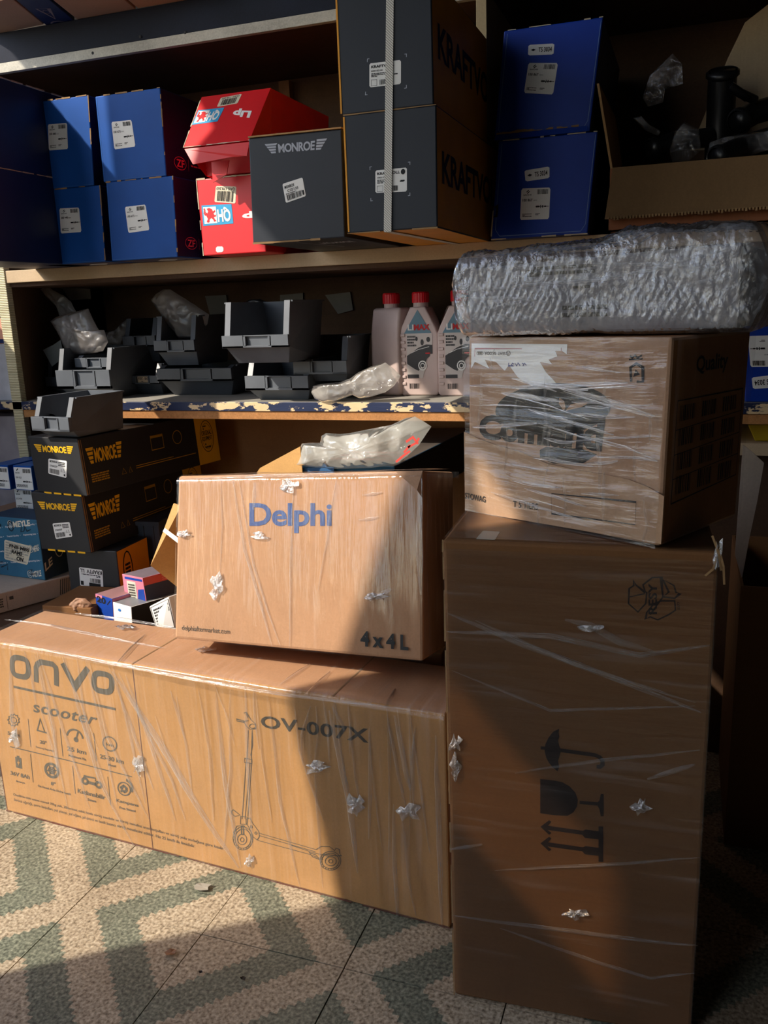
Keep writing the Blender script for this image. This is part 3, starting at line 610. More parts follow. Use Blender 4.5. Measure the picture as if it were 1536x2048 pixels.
# two royal blue boxes right of the divider
YT = 2.09
ql = front_on(YT, (997, 277), (1195, 272), (1175, 470), (982, 476)); ql[2].z = ql[3].z = ZS; ql[0].z = ql[1].z = 1.544
qt = front_on(YT, (1008, 62), (1206, 55), (1179, 262), (988, 258)); zt2 = qt[0].z; qt[1].z = zt2; qt[2].z = qt[3].z = 1.5455
ft = lambda a, b: Py(a, b, YT)
for i, (qq, lab, tq, lq) in enumerate(((qt, 'upper royal blue box leaning right, with a frayed lower edge', [(1057, 90), (1109, 87), (1107, 109), (1056, 111)], [(1057, 126), (1116, 126), (1106, 189), (1048, 186)]), (ql, 'lower royal blue box right of the divider, with a side notch', [(1049, 341), (1099, 333), (1099, 356), (1051, 363)], [(1043, 377), (1101, 375), (1098, 438), (1040, 440)]))):
    o, S = carton('blue_parts_box', lab, 'box', *qq, (0, .46, 0), [BLUET, NAVY], group='royal blue boxes right of the divider')
    sticker(o, quad_px(ft, tq), [('t', 'TS 3034', .4, .28, .92, .72, .02), ('p', [(.1, .5), (.2, .62), (.3, .5), (.2, .38)])], label='TS 3034 sticker', r=.1)
    sachs(o, quad_px(ft, lq), '100 867')
    n = V((0, -1, 0)); s = Surf(*qq, n)
    mb = MB(); ribbon(mb, [s.at(u, v, .0008) for u, v in ((.04, .97), (.035, .4), (.04, .1), (.09, .03), (.93, .03), (.97, .1), (.985, .97))], .0012, n); obj('lid_outline', mb, flat('pale_crease', (110, 140, 190)), o)
    worn(o, [qq[0], qq[1]], .003, n, EDGE, 31+i, gap=.5)
    if i == 0:
        mb = MB(); rr = random.Random(4); top = [(.02+.9*k/24, .075+rr.uniform(-.006, .01)-(.01 if k > 10 else 0)) for k in range(25)]; bot = [(.02+.9*k/24, .055+rr.uniform(-.003, .003)) for k in range(25)]
        for k in range(24): 
            if k < 12 or rr.random() < .5: mb.add([s.at(*p, .0012) for p in (bot[k], bot[k+1], top[k+1], top[k])], [(0, 1, 2, 3)])
        obj('frayed_edge', mb, EDGED, o)
        obj('tuck_tab', MB().prism([s.at(.03, .05, .001), s.at(.97, .05, .001), s.at(.985, .0, .004), s.at(.0, .0, .004)], (0, -.0015, 0)), BLUET, o)
    else:
        mb = MB(); paint(mb, s, [('p', [(.0, .23), (.05, .23), (.055, .3), (.05, .36), (.0, .34), (.03, .32), (.03, .25)])], .001); obj('side_notch', mb, INK, o)
        worn(o, [s.at(0, .3), s.at(0, 0), s.at(1, 0)], .003, n, EDGE, 35, gap=.4)

# open carton with hoses
yo = 2.08; xl, xr = -.185, .42
cz = 1.462; th = .004
oc = empty('open_carton', ((xl+xr)/2, yo+.22, ZS), 'open brown carton full of hoses at right end of upper shelf', 'carton')
obj('body', MB().box((xl, yo, ZS), (xr, yo+th, cz)).box((xl, yo+th, ZS), (xl+th, yo+.42, cz)).box((xr-th, yo+th, ZS), (xr, yo+.42, cz)).box((xl, yo+.416, ZS), (xr, yo+.42, cz)).box((xl, yo, ZS), (xr, yo+.42, ZS+th)), board('reddish_carton', (150, 96, 66), flute=(50, 4, 4)), oc)
obj('flap', MB().prism([V((xl+.006, yo-.002, cz)), V((xr, yo-.002, cz)), V((xr, yo-.03, cz-.105)), V((xl-.006, yo-.03, cz-.11))], (0, -.005, .001)), board('dull_carton_flap', (128, 100, 68)), oc, bev=.001)['label'] = 'front flap folded down outside'
mb = MB(); mb.prism([V((xl, yo+.01, cz)), V((xl, yo+.41, cz)), V((xl-.03, yo+.41, cz+.18)), V((xl-.034, yo+.01, cz+.18))], (.005, 0, 0)); obj('flap', mb, INNER, oc)['label'] = 'left flap standing up'
mb = MB(); mb.prism([Py(1380, 300, 2.46), Py(1455, 118, 2.45), Py(1490, 45, 2.44), Py(1560, -10, 2.42), Py(1640, 120, 2.42), Py(1640, 300, 2.46)], (0, .005, 0)); obj('flap', mb, board('carton_flap_grey', (168, 146, 116)), oc)['label'] = 'back flap standing up with cut corner'
mb = MB(); rr = random.Random(2)
for k in range(90):
    x = xl+(xr-xl)*k/90; mb.box((x, yo-.0375, cz-.111+rr.uniform(-.002, .001)), (x+.0038, yo-.029, cz-.105))
ed = obj('corrugated_edge', mb, EDGED, oc); ed['kind'] = 'stuff'
def pipe(name, pts, r, lab, lip=True, gp='hoses in the open carton'):
    mb = MB(); P = [V(p) for p in pts]; mb.tube(P, r, 18, caps=False)
    d = (P[1]-P[0]).normalized(); 
    if lip: mb.tube([P[0]+d*.0, P[0]+d*.004, P[0]+d*.012, P[0]+d*.016], [r, r*1.16, r*1.16, r], 18, caps=False)
    mb.tube([P[0]+d*.001, P[0]+d*.05], r*.86, 18); o = obj(name, mb, BLKP, None, P[-1], smooth=True); return tag(o, lab, 'hose', gp)
pipe('rubber_hose', [Py(1446, 140, 2.28), Py(1444, 180, 2.3), Py(1440, 260, 2.32), Py(1436, 330, 2.33)], .032, 'upright black hose with round open mouth in the open carton')
pipe('rubber_hose', [Py(1460, 172, 2.24), Py(1480, 186, 2.25), Py(1510, 200, 2.28)], .010, 'thin black branch pipe beside the upright hose mouth', False)
pipe('rubber_hose', [Py(1432, 318, 2.14), Py(1470, 300, 2.18), Py(1520, 282, 2.24), Py(1600, 260, 2.3)], .024, 'black hose lying over the front edge of the open carton')
pipe('rubber_hose', [Py(1475, 245, 2.25), Py(1510, 225, 2.3), Py(1600, 200, 2.34)], .026, 'black hose lying behind the upright hose at the frame edge')
pipe('rubber_hose', [Py(1300, 300, 2.2), Py(1350, 282, 2.25), Py(1420, 275, 2.3)], .022, 'black hose deep in the left half of the open carton')
for k, (ol, b, lab) in enumerate((([(1285, 195), (1300, 150), (1345, 107), (1364, 128), (1366, 168), (1330, 178), (1326, 205), (1296, 214)], .02, 'shiny clear bag with white glints sticking up in the open carton'),
                   ([(1338, 300), (1350, 262), (1368, 243), (1398, 258), (1402, 300), (1375, 325), (1345, 325)], .02, 'clear bag at the middle of the carton front edge'),
                   ([(1266, 236), (1282, 232), (1300, 250), (1322, 262), (1316, 272), (1292, 262)], .012, 'thin clear bag lying low in the carton left half'),
                   ([(1412, 318), (1420, 285), (1450, 274), (1482, 268), (1536, 262), (1540, 300), (1470, 318), (1430, 322)], .012, 'clear bag sleeve around the hose at carton front'))):
    o = bagmesh('plastic_bag', [Py(a, c, 2.13+.02*k) for a, c in ol], b, CLEAR, k+3, wr=.012, frq=26); tag(o, lab, 'bag', 'clear bags in the open carton')

# ================================================================== CARTONS ON THE TOP DECK (seen from below)
zt0 = 1.9655
def over(name, label, px4, h, mat, deco=None):
    p = [Pz(*a, zt0) for a in px4]          # underside corners: near-left, near-right, far-right, far-left
    mb = MB().hexa([p[0], p[1], p[1]+V((0, 0, h)), p[0]+V((0, 0, h)), p[3], p[2], p[2]+V((0, 0, h)), p[3]+V((0, 0, h))])
    c = sum(p, V())/4; o = obj(name, mb, mat, None, c, bev=.002); tag(o, label, 'box', 'cartons on the top deck')
    if deco: deco(o, p)
    return o
def ext(a, b, k): return (a[0]+(b[0]-a[0])*k, a[1]+(b[1]-a[1])*k)
over('cardboard_box', 'tan carton overhanging the fascia in the top left corner of the shelving', [(-40, 12), (22, -4), (88, 49), (-30, 74)], .2, KRAFT_G)
def tri(o, p):
    s = Surf(p[3], p[2], p[1], p[0], V((0, 0, -1)))
    mb = MB(); paint(mb, s, [('l', [(.3, .4), (.68, .42), (.52, .8)], .005, True), ('l', circ(.5, .53, .1, .06, 10), .003, True), ('l', circ(.45, .97, .22, .08, 10, 3.3, 6.1), .005)]); obj('recycling_mark', mb, flat('faded_print', (120, 112, 120)), o)
over('blue_parts_box', 'navy blue box with a triangular recycling mark on top deck', [(25, -6), (92, -6), (150, 43), (92, 51)], .18, NAVY, tri)
over('cardboard_box', 'pale brown carton right of the blue box on top deck', [(98, -6), (240, -8), (272, 19), (158, 42)], .16, KRAFT_G)
over('cardboard_box', 'brown carton at right end of the row on top deck', [(246, -8), (400, -28), (430, -8), (276, 17)], .16, KRAFT)

# ================================================================== BINS ON THE COUNTER
GB = 'grey storage bins'
def storage_bin(label, x, y, z, w, d, h, l0, l1, mat=BINM, yaw=0, lip_y=.0, cardtext=None, back=True):
    rt = empty('storage_bin', (x, y+d/2, z), label, 'bin', GB)
    ca, sa = math.cos(yaw), math.sin(yaw)
    def T(p): return V((x+p[0]*ca-p[1]*sa, y+p[0]*sa+p[1]*ca, z+p[2]))
    def B(mb, lo, hi):
        a, b, c = lo; A, Bb, Cc = hi; mb.hexa([T(q) for q in ((a, b, c), (A, b, c), (A, b, Cc), (a, b, Cc), (a, Bb, c), (A, Bb, c), (A, Bb, Cc), (a, Bb, Cc))])
    hw = w/2; t = .003; bi = w*.1
    sp = min(.03, d*.15)
    mb = MB()
    for s in (-1, 1):
        prof = [(.04, 0, hw-bi), (.012, l0, hw), (.012, l1, hw), (sp, h, hw), (d, h, hw), (d, 0, hw-bi)]
        a = [T((s*q[2], q[0], q[1])) for q in prof]; b = [T((s*(q[2]-t), q[0], q[1])) for q in prof]; n = len(prof)
        mb.add(a+b, [(0, 1, 5), (1, 2, 3), (1, 3, 4), (1, 4, 5), (6, 11, 7), (7, 9, 8), (7, 10, 9), (7, 11, 10)]+[(i, (i+1) % n, n+(i+1) % n, n+i) for i in range(n)])
    mb.hexa([T(q) for q in ((-hw+bi, .04, 0), (hw-bi, .04, 0), (hw, .012, l0), (-hw, .012, l0), (-hw+bi, .043, .003), (hw-bi, .043, .003), (hw-t, .015, l0), (-hw+t, .015, l0))])
    B(mb, (-hw+bi, .04, 0), (hw-bi, d, t)); 
    mb.hexa([T(q) for q in ((-hw+bi, d-t, 0), (hw-bi, d-t, 0), (hw, d-t, h), (-hw, d-t, h), (-hw+bi, d, 0), (hw-bi, d, 0), (hw, d, h), (-hw, d, h))])
    obj('body', mb, mat, rt, bev=.0006, segs=1)
    mb = MB(); e = hw+.003; lh = l1-l0
    B(mb, (-e, .005, l0), (e, .013, l1)); B(mb, (-e, -.004, l0), (-hw*.36, .006, l1)); B(mb, (hw*.5, -.004, l0), (e, .006, l1)); B(mb, (-e, -.004, l0), (e, .006, l0+lh*.17)); B(mb, (-e, -.001, l1-.003), (e, .006, l1))
    obj('front_lip', mb, mat, rt, bev=.0008, segs=1)
    mb = MB(); B(mb, (-hw*.34, -.0055, l0+lh*.17), (-hw*.28, .002, l1-.003)); obj('label_slot', mb, mat, rt); mb = MB(); B(mb, (hw*.42, -.0055, l0+lh*.17), (hw*.48, .002, l1-.003)); obj('label_slot', mb, mat, rt)
    for s in (-1, 1):
        mb = MB(); q = [(s*hw, .008, l1), (s*(hw-.016), .008, l1), (s*(hw-.016), sp-.003, h), (s*hw, sp-.003, h)]
        mb.prism([T(p) for p in q], (0, .004, 0)); obj('side_flange', mb, mat, rt)
        mb = MB(); B(mb, (min(s*hw, s*(hw+.006)), sp, h-.004), (max(s*hw, s*(hw+.006)), d, h)); obj('rim', mb, mat, rt)
    if cardtext:
        s = Surf(T((-hw*.27, .004, l1-.002)), T((hw*.41, .004, l1-.002)), T((hw*.41, .004, l0+lh*.17)), T((-hw*.27, .004, l0+lh*.17)))
        sticker(rt, s, [('t', cardtext, .06, .4, .94, .85, .03), ('lines', .3, .12, .8, .28, 1)], flat('tan_label_card', (186, 160, 128)), name='label_card')
    return rt
yb = ZBN+.0005
storage_bin('low grey bin under the sunlit bin, its front half in sun', -1.085, 2.165, yb, .19, .22, .112, .03, .07)
storage_bin('sunlit grey bin with bright white front flanges, topmost on the counter', -1.072, 2.03, yb+.1125, .188, .24, .16, .042, .074)
storage_bin('shallow dark bin hidden under the bin beside the clear bag', -.94, 2.22, yb, .165, .2, .049, .012, .03, BIND)
storage_bin('grey bin with broken sunlit lip behind the clear bag and beside bottles', -.957, 2.18, yb+.05, .152, .22, .122, .022, .058, yaw=.03)
storage_bin('grey bin at front left of counter with a sunlit left edge', -1.765, 2.2, yb, .195, .26, .155, .032, .09)
storage_bin('small grey bin nested inside the front left bin under the dusty bag', -1.77, 2.262, yb+.005, .13, .16, .125, .085, .118)
storage_bin('narrow grey bin bearing the PORT - BAG card', -1.638, 2.32, yb, .125, .2, .098, .035, .062, BIND, cardtext='PORT - BAG')
storage_bin('wide dark bin lying under the bin with the tall dusty bag', -1.426, 2.29, yb, .256, .25, .092, .046, .085, BIND)
storage_bin('grey bin with bluish lip standing on the wide dark bin', -1.483, 2.285, yb+.0925, .137, .22, .15, .042, .078)
storage_bin('dark bin at the back, standing on the PORT - BAG bin', -1.688, 2.4, yb+.0985, .118, .2, .14, .05, .085, BIND)
storage_bin('dark bin in the back left corner of the counter', -1.925, 2.31, yb, .15, .2, .15, .025, .062, BIND)
# bin on the charcoal boxes, with rings in it
bm_ = storage_bin('grey bin with metal rings standing on the charcoal box stack', -1.598, 1.84, .870, .132, .21, .108, .02, .058, BINM, yaw=-.12)
for k, (px, py, r, m, lab) in enumerate(((135, 834, .014, flat('bright_ring', (226, 226, 222), .3, .6), 'bright metal ring lying in the bin on the charcoal boxes'), (100, 834, .02, BLKP, 'black rubber ring lying in the bin on the charcoal boxes'))):
    c = Py(px, py, 1.92-.02*k); c.z = .905
    o = obj('ring', MB().tube([c+V((r*math.cos(a), .006*math.sin(a), r*math.sin(a))) for a in [2*math.pi*i/20 for i in range(21)]], .003, 8), m, smooth=True); tag(o, lab, 'ring')
def paper(px4, y, mat, lab):
    p = [Py(*a, y) for a in px4]; o = obj('paper_sheet', MB().prism(p, (0, .0015, 0)), mat); tag(o, lab, 'paper')
GP = flat('grey_paper', (120, 122, 120)); DUST = flat('dusty_paper', (110, 108, 102))
paper([(86, 700), (106, 690), (121, 680), (128, 714), (104, 733)], 2.3, GP, 'grey paper scrap in the back left bin on the counter')
paper([(410, 592), (452, 590), (456, 618), (444, 632), (420, 630)], 2.63, DUST, 'dusty paper stuck on the back behind the sunlit bin')
paper([(560, 590), (606, 586), (606, 604), (560, 606)], 2.63, DUST, 'pale paper on the back panel right of the sunlit bin')
paper([(650, 590), (700, 584), (706, 620), (676, 628)], 2.63, DUST, 'pale paper on the back panel left of the oil bottles')
paper([(120, 572), (180, 578), (182, 598), (140, 600)], 2.5, DUST, 'faded paper under the shelf at the back left corner')
for ol, y, b, m, lab, sd in (([(81, 578), (96, 571), (103, 579), (128, 591), (142, 604), (152, 624), (121, 633), (112, 612), (104, 604), (91, 592)], 2.36, .012, BAGD, 'dusty plastic bag sticking up at back left of the counter', 1),
        ([(101, 642), (112, 634), (176, 617), (186, 640), (197, 660), (208, 660), (216, 684), (206, 702), (191, 706), (165, 708), (139, 708), (130, 696), (125, 685), (121, 676), (113, 660)], 2.29, .03, BAGD, 'dusty crumpled plastic bag lying in the front left bin', 2),
        ([(302, 600), (312, 588), (326, 579), (341, 579), (380, 604), (418, 629), (415, 648), (402, 664), (391, 676), (357, 676), (350, 664), (341, 656), (320, 625)], 2.36, .03, BAGD, 'tall dusty plastic bag slanting out of the middle bin', 3),
        ([(488, 606), (498, 599), (520, 598), (538, 606), (545, 616), (505, 617)], 2.3, .012, BLKP, 'black crumpled bag end showing above the sunlit bin', 4),
        ([(190, 668), (230, 660), (252, 640), (258, 652), (240, 690), (200, 690)], 2.46, .012, BAGD, 'dusty bag at the back beside the front left bin', 5)):
    o = bagmesh('plastic_bag', [Py(*a, y) for a in ol], b, m, sd, wr=.007, frq=24); tag(o, lab, 'bag', 'dusty bags among the bins')
ol = [(622, 784), (626, 772), (640, 768), (680, 764), (700, 757), (716, 745), (742, 733), (771, 725), (788, 738), (802, 752), (788, 772), (770, 785), (740, 794), (720, 797), (705, 790), (688, 796), (668, 803), (645, 804), (630, 798)]
o = bagmesh('plastic_bag', [Py(a, c, 2.135) for a, c in ol], .028, film('white_clear_bag', haze=.5, base_f=.4, scale=(16, 9, 1), rot=.6, tint=(.84, .8, .75), rough=.14, bump=.9, lo=.42, hi=.66), 8, wr=.008, frq=20); tag(o, 'twisted clear plastic bag on the counter edge before the bottles', 'bag')

# ------------------------------------------------------------------ oil bottles
BOT = flat('pinkish_bottle_plastic', (206, 184, 178), .45, .5, .08, .05)
CAPM = flat('red_cap', (206, 18, 34), .4, .5, .08)
GO = 'oil bottles with red caps'
def bottle(x, y, yaw, lab, front=True, w=.112, d=.07, h=.245):
    rt = empty('oil_bottle', (x, y, ZBN), lab, 'bottle', GO); ca, sa = math.cos(yaw), math.sin(yaw)
    def T(px, py, pz): return V((x+px*ca-py*sa, y+px*sa+py*ca, ZBN+.0005+pz))
    hw = w/2
    out = [(-hw, .008), (-hw+.006, 0), (hw-.006, 0), (hw, .008), (hw, .17), (hw*.88, .188), (.022, .243), (-.022, .243), (-hw*.88, .188), (-hw, .17)] if front else [(-hw*.95, .008), (-hw*.85, 0), (hw*.85, 0), (hw*.95, .008), (hw, .1), (hw*.95, .17), (hw*.8, .205), (.026, .243), (-.026, .243), (-hw*.8, .205), (-hw*.95, .17), (-hw, .1)]
    a = [T(p, -d/2, q) for p, q in out]; n = len(out); b = [T(p*.97, d/2, q) for p, q in out]
    mb = MB().add(a+b, [tuple(range(n)), tuple(range(n, 2*n))[::-1]]+[(i, (i+1) % n, n+(i+1) % n, n+i) for i in range(n)])
    obj('body', mb, BOT, rt, bev=.009, segs=4, smooth=True)
    c = T(0, 0, 0); obj('neck', MB().lathe([(.021, .235), (.021, .257)], c, 24), BOT, rt)
    mb = MB(); pf = []
    for k in range(48):
        pass
    vs = []; nn_ = 48
    for zz in (.254, .279, .283):
        for k in range(nn_):
            r = (.0235+(.0008 if k % 2 else 0)) if zz < .28 else .0215; vs.append(T(r*math.cos(2*math.pi*k/nn_), r*math.sin(2*math.pi*k/nn_), zz))
    fs = [(i*nn_+k, i*nn_+(k+1) % nn_, (i+1)*nn_+(k+1) % nn_, (i+1)*nn_+k) for i in range(2) for k in range(nn_)]+[tuple(range(2*nn_, 3*nn_)), tuple(range(nn_))[::-1]]
    mb.add(vs, fs); obj('cap', mb, CAPM, rt)
    if front:
        yy = -d/2-.0006
        def S(x0, z0, x1, z1): return Surf(T(x0, yy, z1), T(x1, yy, z1), T(x1, yy, z0), T(x0, yy, z0))
        s = S(-hw, 0, hw, .245)
        for k in range(8):
            z0 = .03+k*.019; mb = MB(); mb.hexa([T(*q) for q in ((-hw+.004, -d/2-.003, z0), (-hw+.018, -d/2-.003, z0), (-hw+.018, -d/2-.003, z0+.008), (-hw+.004, -d/2-.003, z0+.008), (-hw+.004, -d/2+.001, z0), (-hw+.018, -d/2+.001, z0), (-hw+.018, -d/2+.001, z0+.008), (-hw+.004, -d/2+.001, z0+.008))]); obj('grip_rib', mb, BOT, rt, bev=.001, segs=1)
        mb = MB(); paint(mb, s, [('p', [(.14, .70), (.84, .70), (.5, .96)])], .0005); obj('blue_label', mb, flat('label_blue', (96, 132, 150), .4), rt)
        mb = MB(); paint(mb, s, [('p', [(.2, .2), (.2, .7), (.86, .7), (.86, .5), (.72, .42), (.6, .2)])], .0005); obj('photo_label', mb, flat('label_pale', (206, 196, 190), .4), rt)
        car = [(.2, .36), (.2, .45), (.34, .49), (.5, .54), (.7, .575), (.86, .57), (.86, .47), (.8, .47), (.78, .44), (.72, .42), (.66, .36), (.62, .3), (.56, .33), (.5, .28), (.4, .3)]
        mb = MB(); paint(mb, s, [('p', car), ('p', circ(.46, .64, .03, .025, 10)), ('p', circ(.6, .6, .04, .035, 10)), ('p', circ(.76, .63, .05, .03, 10)), ('lines', .22, .55, .45, .68, 4), ('p', [(.2, .2), (.2, .24), (.5, .24), (.5, .2)]), ('b', .24, .08, .5, .14, 12)], .0009); obj('label_print', mb, flat('label_dark', (48, 46, 50), .4), rt)
        mb = MB(); paint(mb, s, [('l', circ(.6, .34, .1, .05, 16), .003, True), ('l', circ(.6, .34, .05, .025, 12), .002, True), ('l', [(.3, .48), (.5, .52), (.78, .55)], .0015), ('t', 'LI', .24, .735, .39, .80, .02)], .0013); obj('label_highlights', mb, PAPER, rt)
        mb = MB(); paint(mb, s, [('t', 'MAX', .4, .735, .8, .80, .04), ('r', .68, .47, .8, .485)], .0013); obj('label_red', mb, flat('label_red_ink', (200, 40, 44)), rt)
bottle(-.80, 2.345, 1.25, 'oil bottle turned sideways, nearest the twisted clear bag', False, .085, .1)
bottle(-.745, 2.45, 0, 'oil bottle behind, red cap between the two front caps', False)
bottle(-.712, 2.34, .02, 'oil bottle with LIMAX label, its whole front in view', True)
bottle(-.632, 2.455, 0, 'oil bottle behind, cap half hidden by the bubble wrap', False)
bottle(-.597, 2.325, .02, 'oil bottle with car label, right beside the wrapped carton', True)

# ================================================================== UNDER THE COUNTER, LEFT
def rotv(a): return V((math.cos(a), math.sin(a), 0)), V((-math.sin(a), math.cos(a), 0))
def yawbox(name, label, cat, x, y, z, w, h, d, yaw, mats, faces=(0, 1, 1, 1, 1, 1), group=None, lean=0):
    u, v = rotv(math.radians(yaw)); o = V((x, y, z)); k = V((0, 0, h)); l = u*lean
    return carton(name, label, cat, o+k+l, o+k+u*w+l, o+u*w, o, v*d, mats, faces, group)
GM = 'long charcoal boxes with yellow lettering'
for i, (z, h, yaw, x, w, y, lab, lq, lg) in enumerate(((.7105, .157, -8, -1.712, .19, 1.885, 'upper long charcoal box with yellow winged name, under the grey bin', [(97, 917), (134, 922), (133, 956), (97, 947)], [(75, 887), (156, 895), (151, 908), (85, 902)]), (.5435, .1665, -2, -1.722, .176, 1.88, 'lower long charcoal box with yellow winged name, above the small dark box', [(105, 1047), (139, 1044), (145, 1073), (112, 1078)], [(77, 1008), (154, 1016), (149, 1029), (86, 1022)]))):
    o, S = yawbox('shock_absorber_box', lab, 'box', x, y, z, w, h, .58, yaw, [CHAR, flat('charcoal_side_board', (34, 34, 36), .5, .4, .1)], group=GM, lean=-.012)
    s = S['front']; f = lambda a, b, s=s: Pp(a, b, s.c[0], s.n)
    printed(o, 'printed_logo', YEL, s.sub(.1, .72-.02*i, .9, .87-.02*i), wing_logo())
    sticker(o, quad_px(f, lq), [('t', 'MONROE', .08, .78, .5, .92, .02), ('t', '376042SP', .08, .5, .5, .62, .01), ('b', .08, .08, .62, .38, 16), ('l', [(.68, .3), (.76, .3), (.72, .48)], .0007, True), ('l', [(.8, .3), (.9, .3), (.85, .5)], .0007, True), ('lines', .55, .62, .92, .9, 3), ('r', .86, .08, .94, .2)])
    rs = S['right']
    printed(o, 'side_logo', YEL, rs.sub(.035, .5, .27, .82), wing_logo())
    mb = MB(); paint(mb, rs, [('lines', .045, .2, .16, .36, 4), ('l', [(.24, .22), (.27, .22), (.255, .32)], .001, True), ('l', [(.29, .22), (.31, .22), (.3, .32)], .001, True), ('l', [(.47, .52), (.56, .52), (.56, .78), (.47, .78)], .002, True), ('r', .47, .74, .56, .79), ('l', circ(.67, .66, .035, .13, 12), .002, True), ('r', .34, .26, .80, .275), ('r', .34, .3, .62, .312)]); obj('side_marks', mb, flat('dull_yellow_ink', (170, 130, 26)), o)
    mb = MB(); paint(mb, rs, [('r', .82, 0, 1, 1)], .0007); obj('yellow_band', mb, flat('yellow_band_board', (222, 170, 26), .5), o)
    mb = MB(); paint(mb, rs, [('l', circ(.91, .55, .055, .32, 20), .0022, True), ('l', circ(.91, .55, .045, .26, 20), .001, True), ('t', 'ORIGINAL', .87, .57, .95, .67, .02), ('t', 'EQUIPMENT', .87, .45, .95, .55, .02), ('lines', .885, .68, .935, .78, 2), ('lines', .885, .3, .935, .42, 2)], .0010); obj('round_seal', mb, INK, o)
    mb = MB()
    for k in range(4): paint(mb, s, [('r', .14+.2*k, -.012, .29+.2*k, .018)], .0012)
    obj('yellow_tabs', mb, YEL, o)
    mb = MB(); paint(mb, rs, [('r', .0, .02, .008, .97), ('r', .014, .02, .018, .97)], .001); obj('flap_edges', mb, EDGED, o)
o, S = yawbox('shock_absorber_box', 'small charcoal box with orange side and upside-down label under the charcoal stack', 'box', -1.655, 1.90, .391, .166, .152, .16, 3, [CHAR, ORANGE], (0, 1, 1, 1, 0, 0))
s = S['front']; f = lambda a, b: Pp(a, b, s.c[0], s.n)
sticker(o, quad_px(f, [(207, 1179), (161, 1172), (158, 1134), (205, 1140)]), [('t', 'KRAFTV  LL', .02, .06, .95, .26, .03), ('b', .1, .5, .55, .72, 14), ('r', .1, .74, .6, .95), ('lines', .1, .3, .9, .44, 2), ('r', .84, .7, .96, .92)])
printed(o, 'side_seal', INK, S['right'], [('l', circ(.3, .55, .14, .36, 16), .004, True), ('lines', .22, .4, .38, .7, 4)])
o, S = yawbox('plastic_crate', 'dark grey plastic crate behind the small orange-sided box', 'crate', -1.60, 2.08, .468, .13, .115, .22, 6, [BIND, BIND])
mb = MB()
for k in range(4): mb.hexa([S['front'].at(u, v, dd) for dd in (.004, 0) for u, v in ((.08+.25*k, .03), (.12+.25*k, .03), (.12+.25*k, .9), (.08+.25*k, .9))])
obj('crate_rib', mb, BIND, o); mb = MB().hexa([S['front'].at(u, v, dd) for dd in (.008, -.01) for u, v in ((-.04, .9), (1.04, .9), (1.04, 1.01), (-.04, 1.01))]); obj('crate_rim', mb, BIND, o)
yawbox('cardboard_box', 'brown carton under the dark plastic crate', 'box', -1.62, 2.07, .391, .2, .0765, .3, 0, [KRAFT_D, KRAFT_D])
# small white-fronted blue boxes
GS = 'small blue boxes with white end labels'
yawbox('cardboard_box', 'greyish pink carton under the small white-fronted blue boxes', 'box', -2.06, 2.02, .3905, .33, .217, .3, -4, [KRAFT_G, KRAFT_G])
for nm, x, z, lab in (('a', -1.945, .6085, 'lower left small blue box with white end label'), ('b', -1.866, .6085, 'lower right small blue box with white end label, by charcoal boxes'), ('c', -1.985, .6845, 'upper left small blue box with white end label at frame edge'), ('d', -1.898, .6845, 'upper right small blue box with white end label, by charcoal boxes')):
    o, S = yawbox('blue_parts_box', lab, 'box', x, 2.04 if nm in 'ab' else 2.0, z, .072, .0755, .46, -3, [BLUE, flat('blue_box_side', (44, 92, 160), .45)], (0, 0, 0, 0, 1, 0), GS)
    s = S['front'].sub(.04, .04, .98, .93)
    it = [('p', [(.14, .86), (.24, .96), (.27, .92), (.18, .84)]), ('t', 'SACHS', .08, .72, .32, .78, .02), ('b', .5, .76, .95, .94, 12), ('t', '313 478' if nm in 'ab' else '290 021', .05, .5, .4, .58, .01), ('lines', .06, .1, .7, .24, 3)]+strut_icon(.45, .36, .97, .06)
    sticker(o, s, it, r=.03)
    if nm in 'cd': printed(o, 'top_slashes', WHITEI, S['top'], [('p', [(.2, .55), (.8, .75), (.9, .68), (.35, .5)]), ('p', [(.35, .42), (.95, .6), (1., .52), (.5, .36)])])
# blue box with diagonal printed bands
my, S = yawbox('blue_parts_box', 'petrol blue box with diagonal white lettering and handwritten white label', 'box', -1.926, 1.90, .448, .2, .18, .11, -5, [flat('petrol_blue_board', (48, 104, 134), .55, .35, .14), flat('dark_petrol_board', (34, 62, 88), .55, .35, .14)])
s = S['front']; mb = MB()
dg = .16
for k, v in enumerate((.16, .36, .60, .76)):
    for j in range(3):
        u = .02+.34*j; paint(mb, Surf(s.at(u, v+u*dg+.035), s.at(u+.28, v+(u+.28)*dg+.035), s.at(u+.28, v+(u+.28)*dg), s.at(u, v+u*dg), s.n), [('t', 'Trusted Quality  •' if (k+j) % 2 else 'Engineering Line  •', 0, 0, 1, 1, .01)])
obj('diagonal_lettering', mb, WHITEI, my)
mb = MB()
for u, v in ((.52, .84), (.78, .03), (.86, .46)):
    paint(mb, Surf(s.at(u, v+.1), s.at(min(1, u+.34), v+.1+.34*dg), s.at(min(1, u+.34), v+.34*dg), s.at(u, v), s.n), [('t', 'MEYLE', 0, 0, 1 if u < .7 else .75, 1, .03)]); paint(mb, s, [('l', circ(u-.06, v+.05, .045, .06, 14), .0015, True), ('l', circ(u-.06, v+.05, .02, .03, 10), .0015, True)])
obj('printed_name', mb, flat('cream_ink', (222, 218, 200)), my)['kind'] = 'stuff'
f = lambda a, b: Pp(a, b, S['front'].c[0], S['front'].n)
sticker(my, quad_px(f, [(9, 1079), (64, 1093), (55, 1130), (9, 1118)]), [('lines', .05, .05, .95, .95, 7)], flat('aged_label', (222, 212, 186)), flat('faint_grey_ink', (176, 172, 160)))
mb = MB(); sq = quad_px(f, [(9, 1079), (64, 1093), (55, 1130), (9, 1118)])
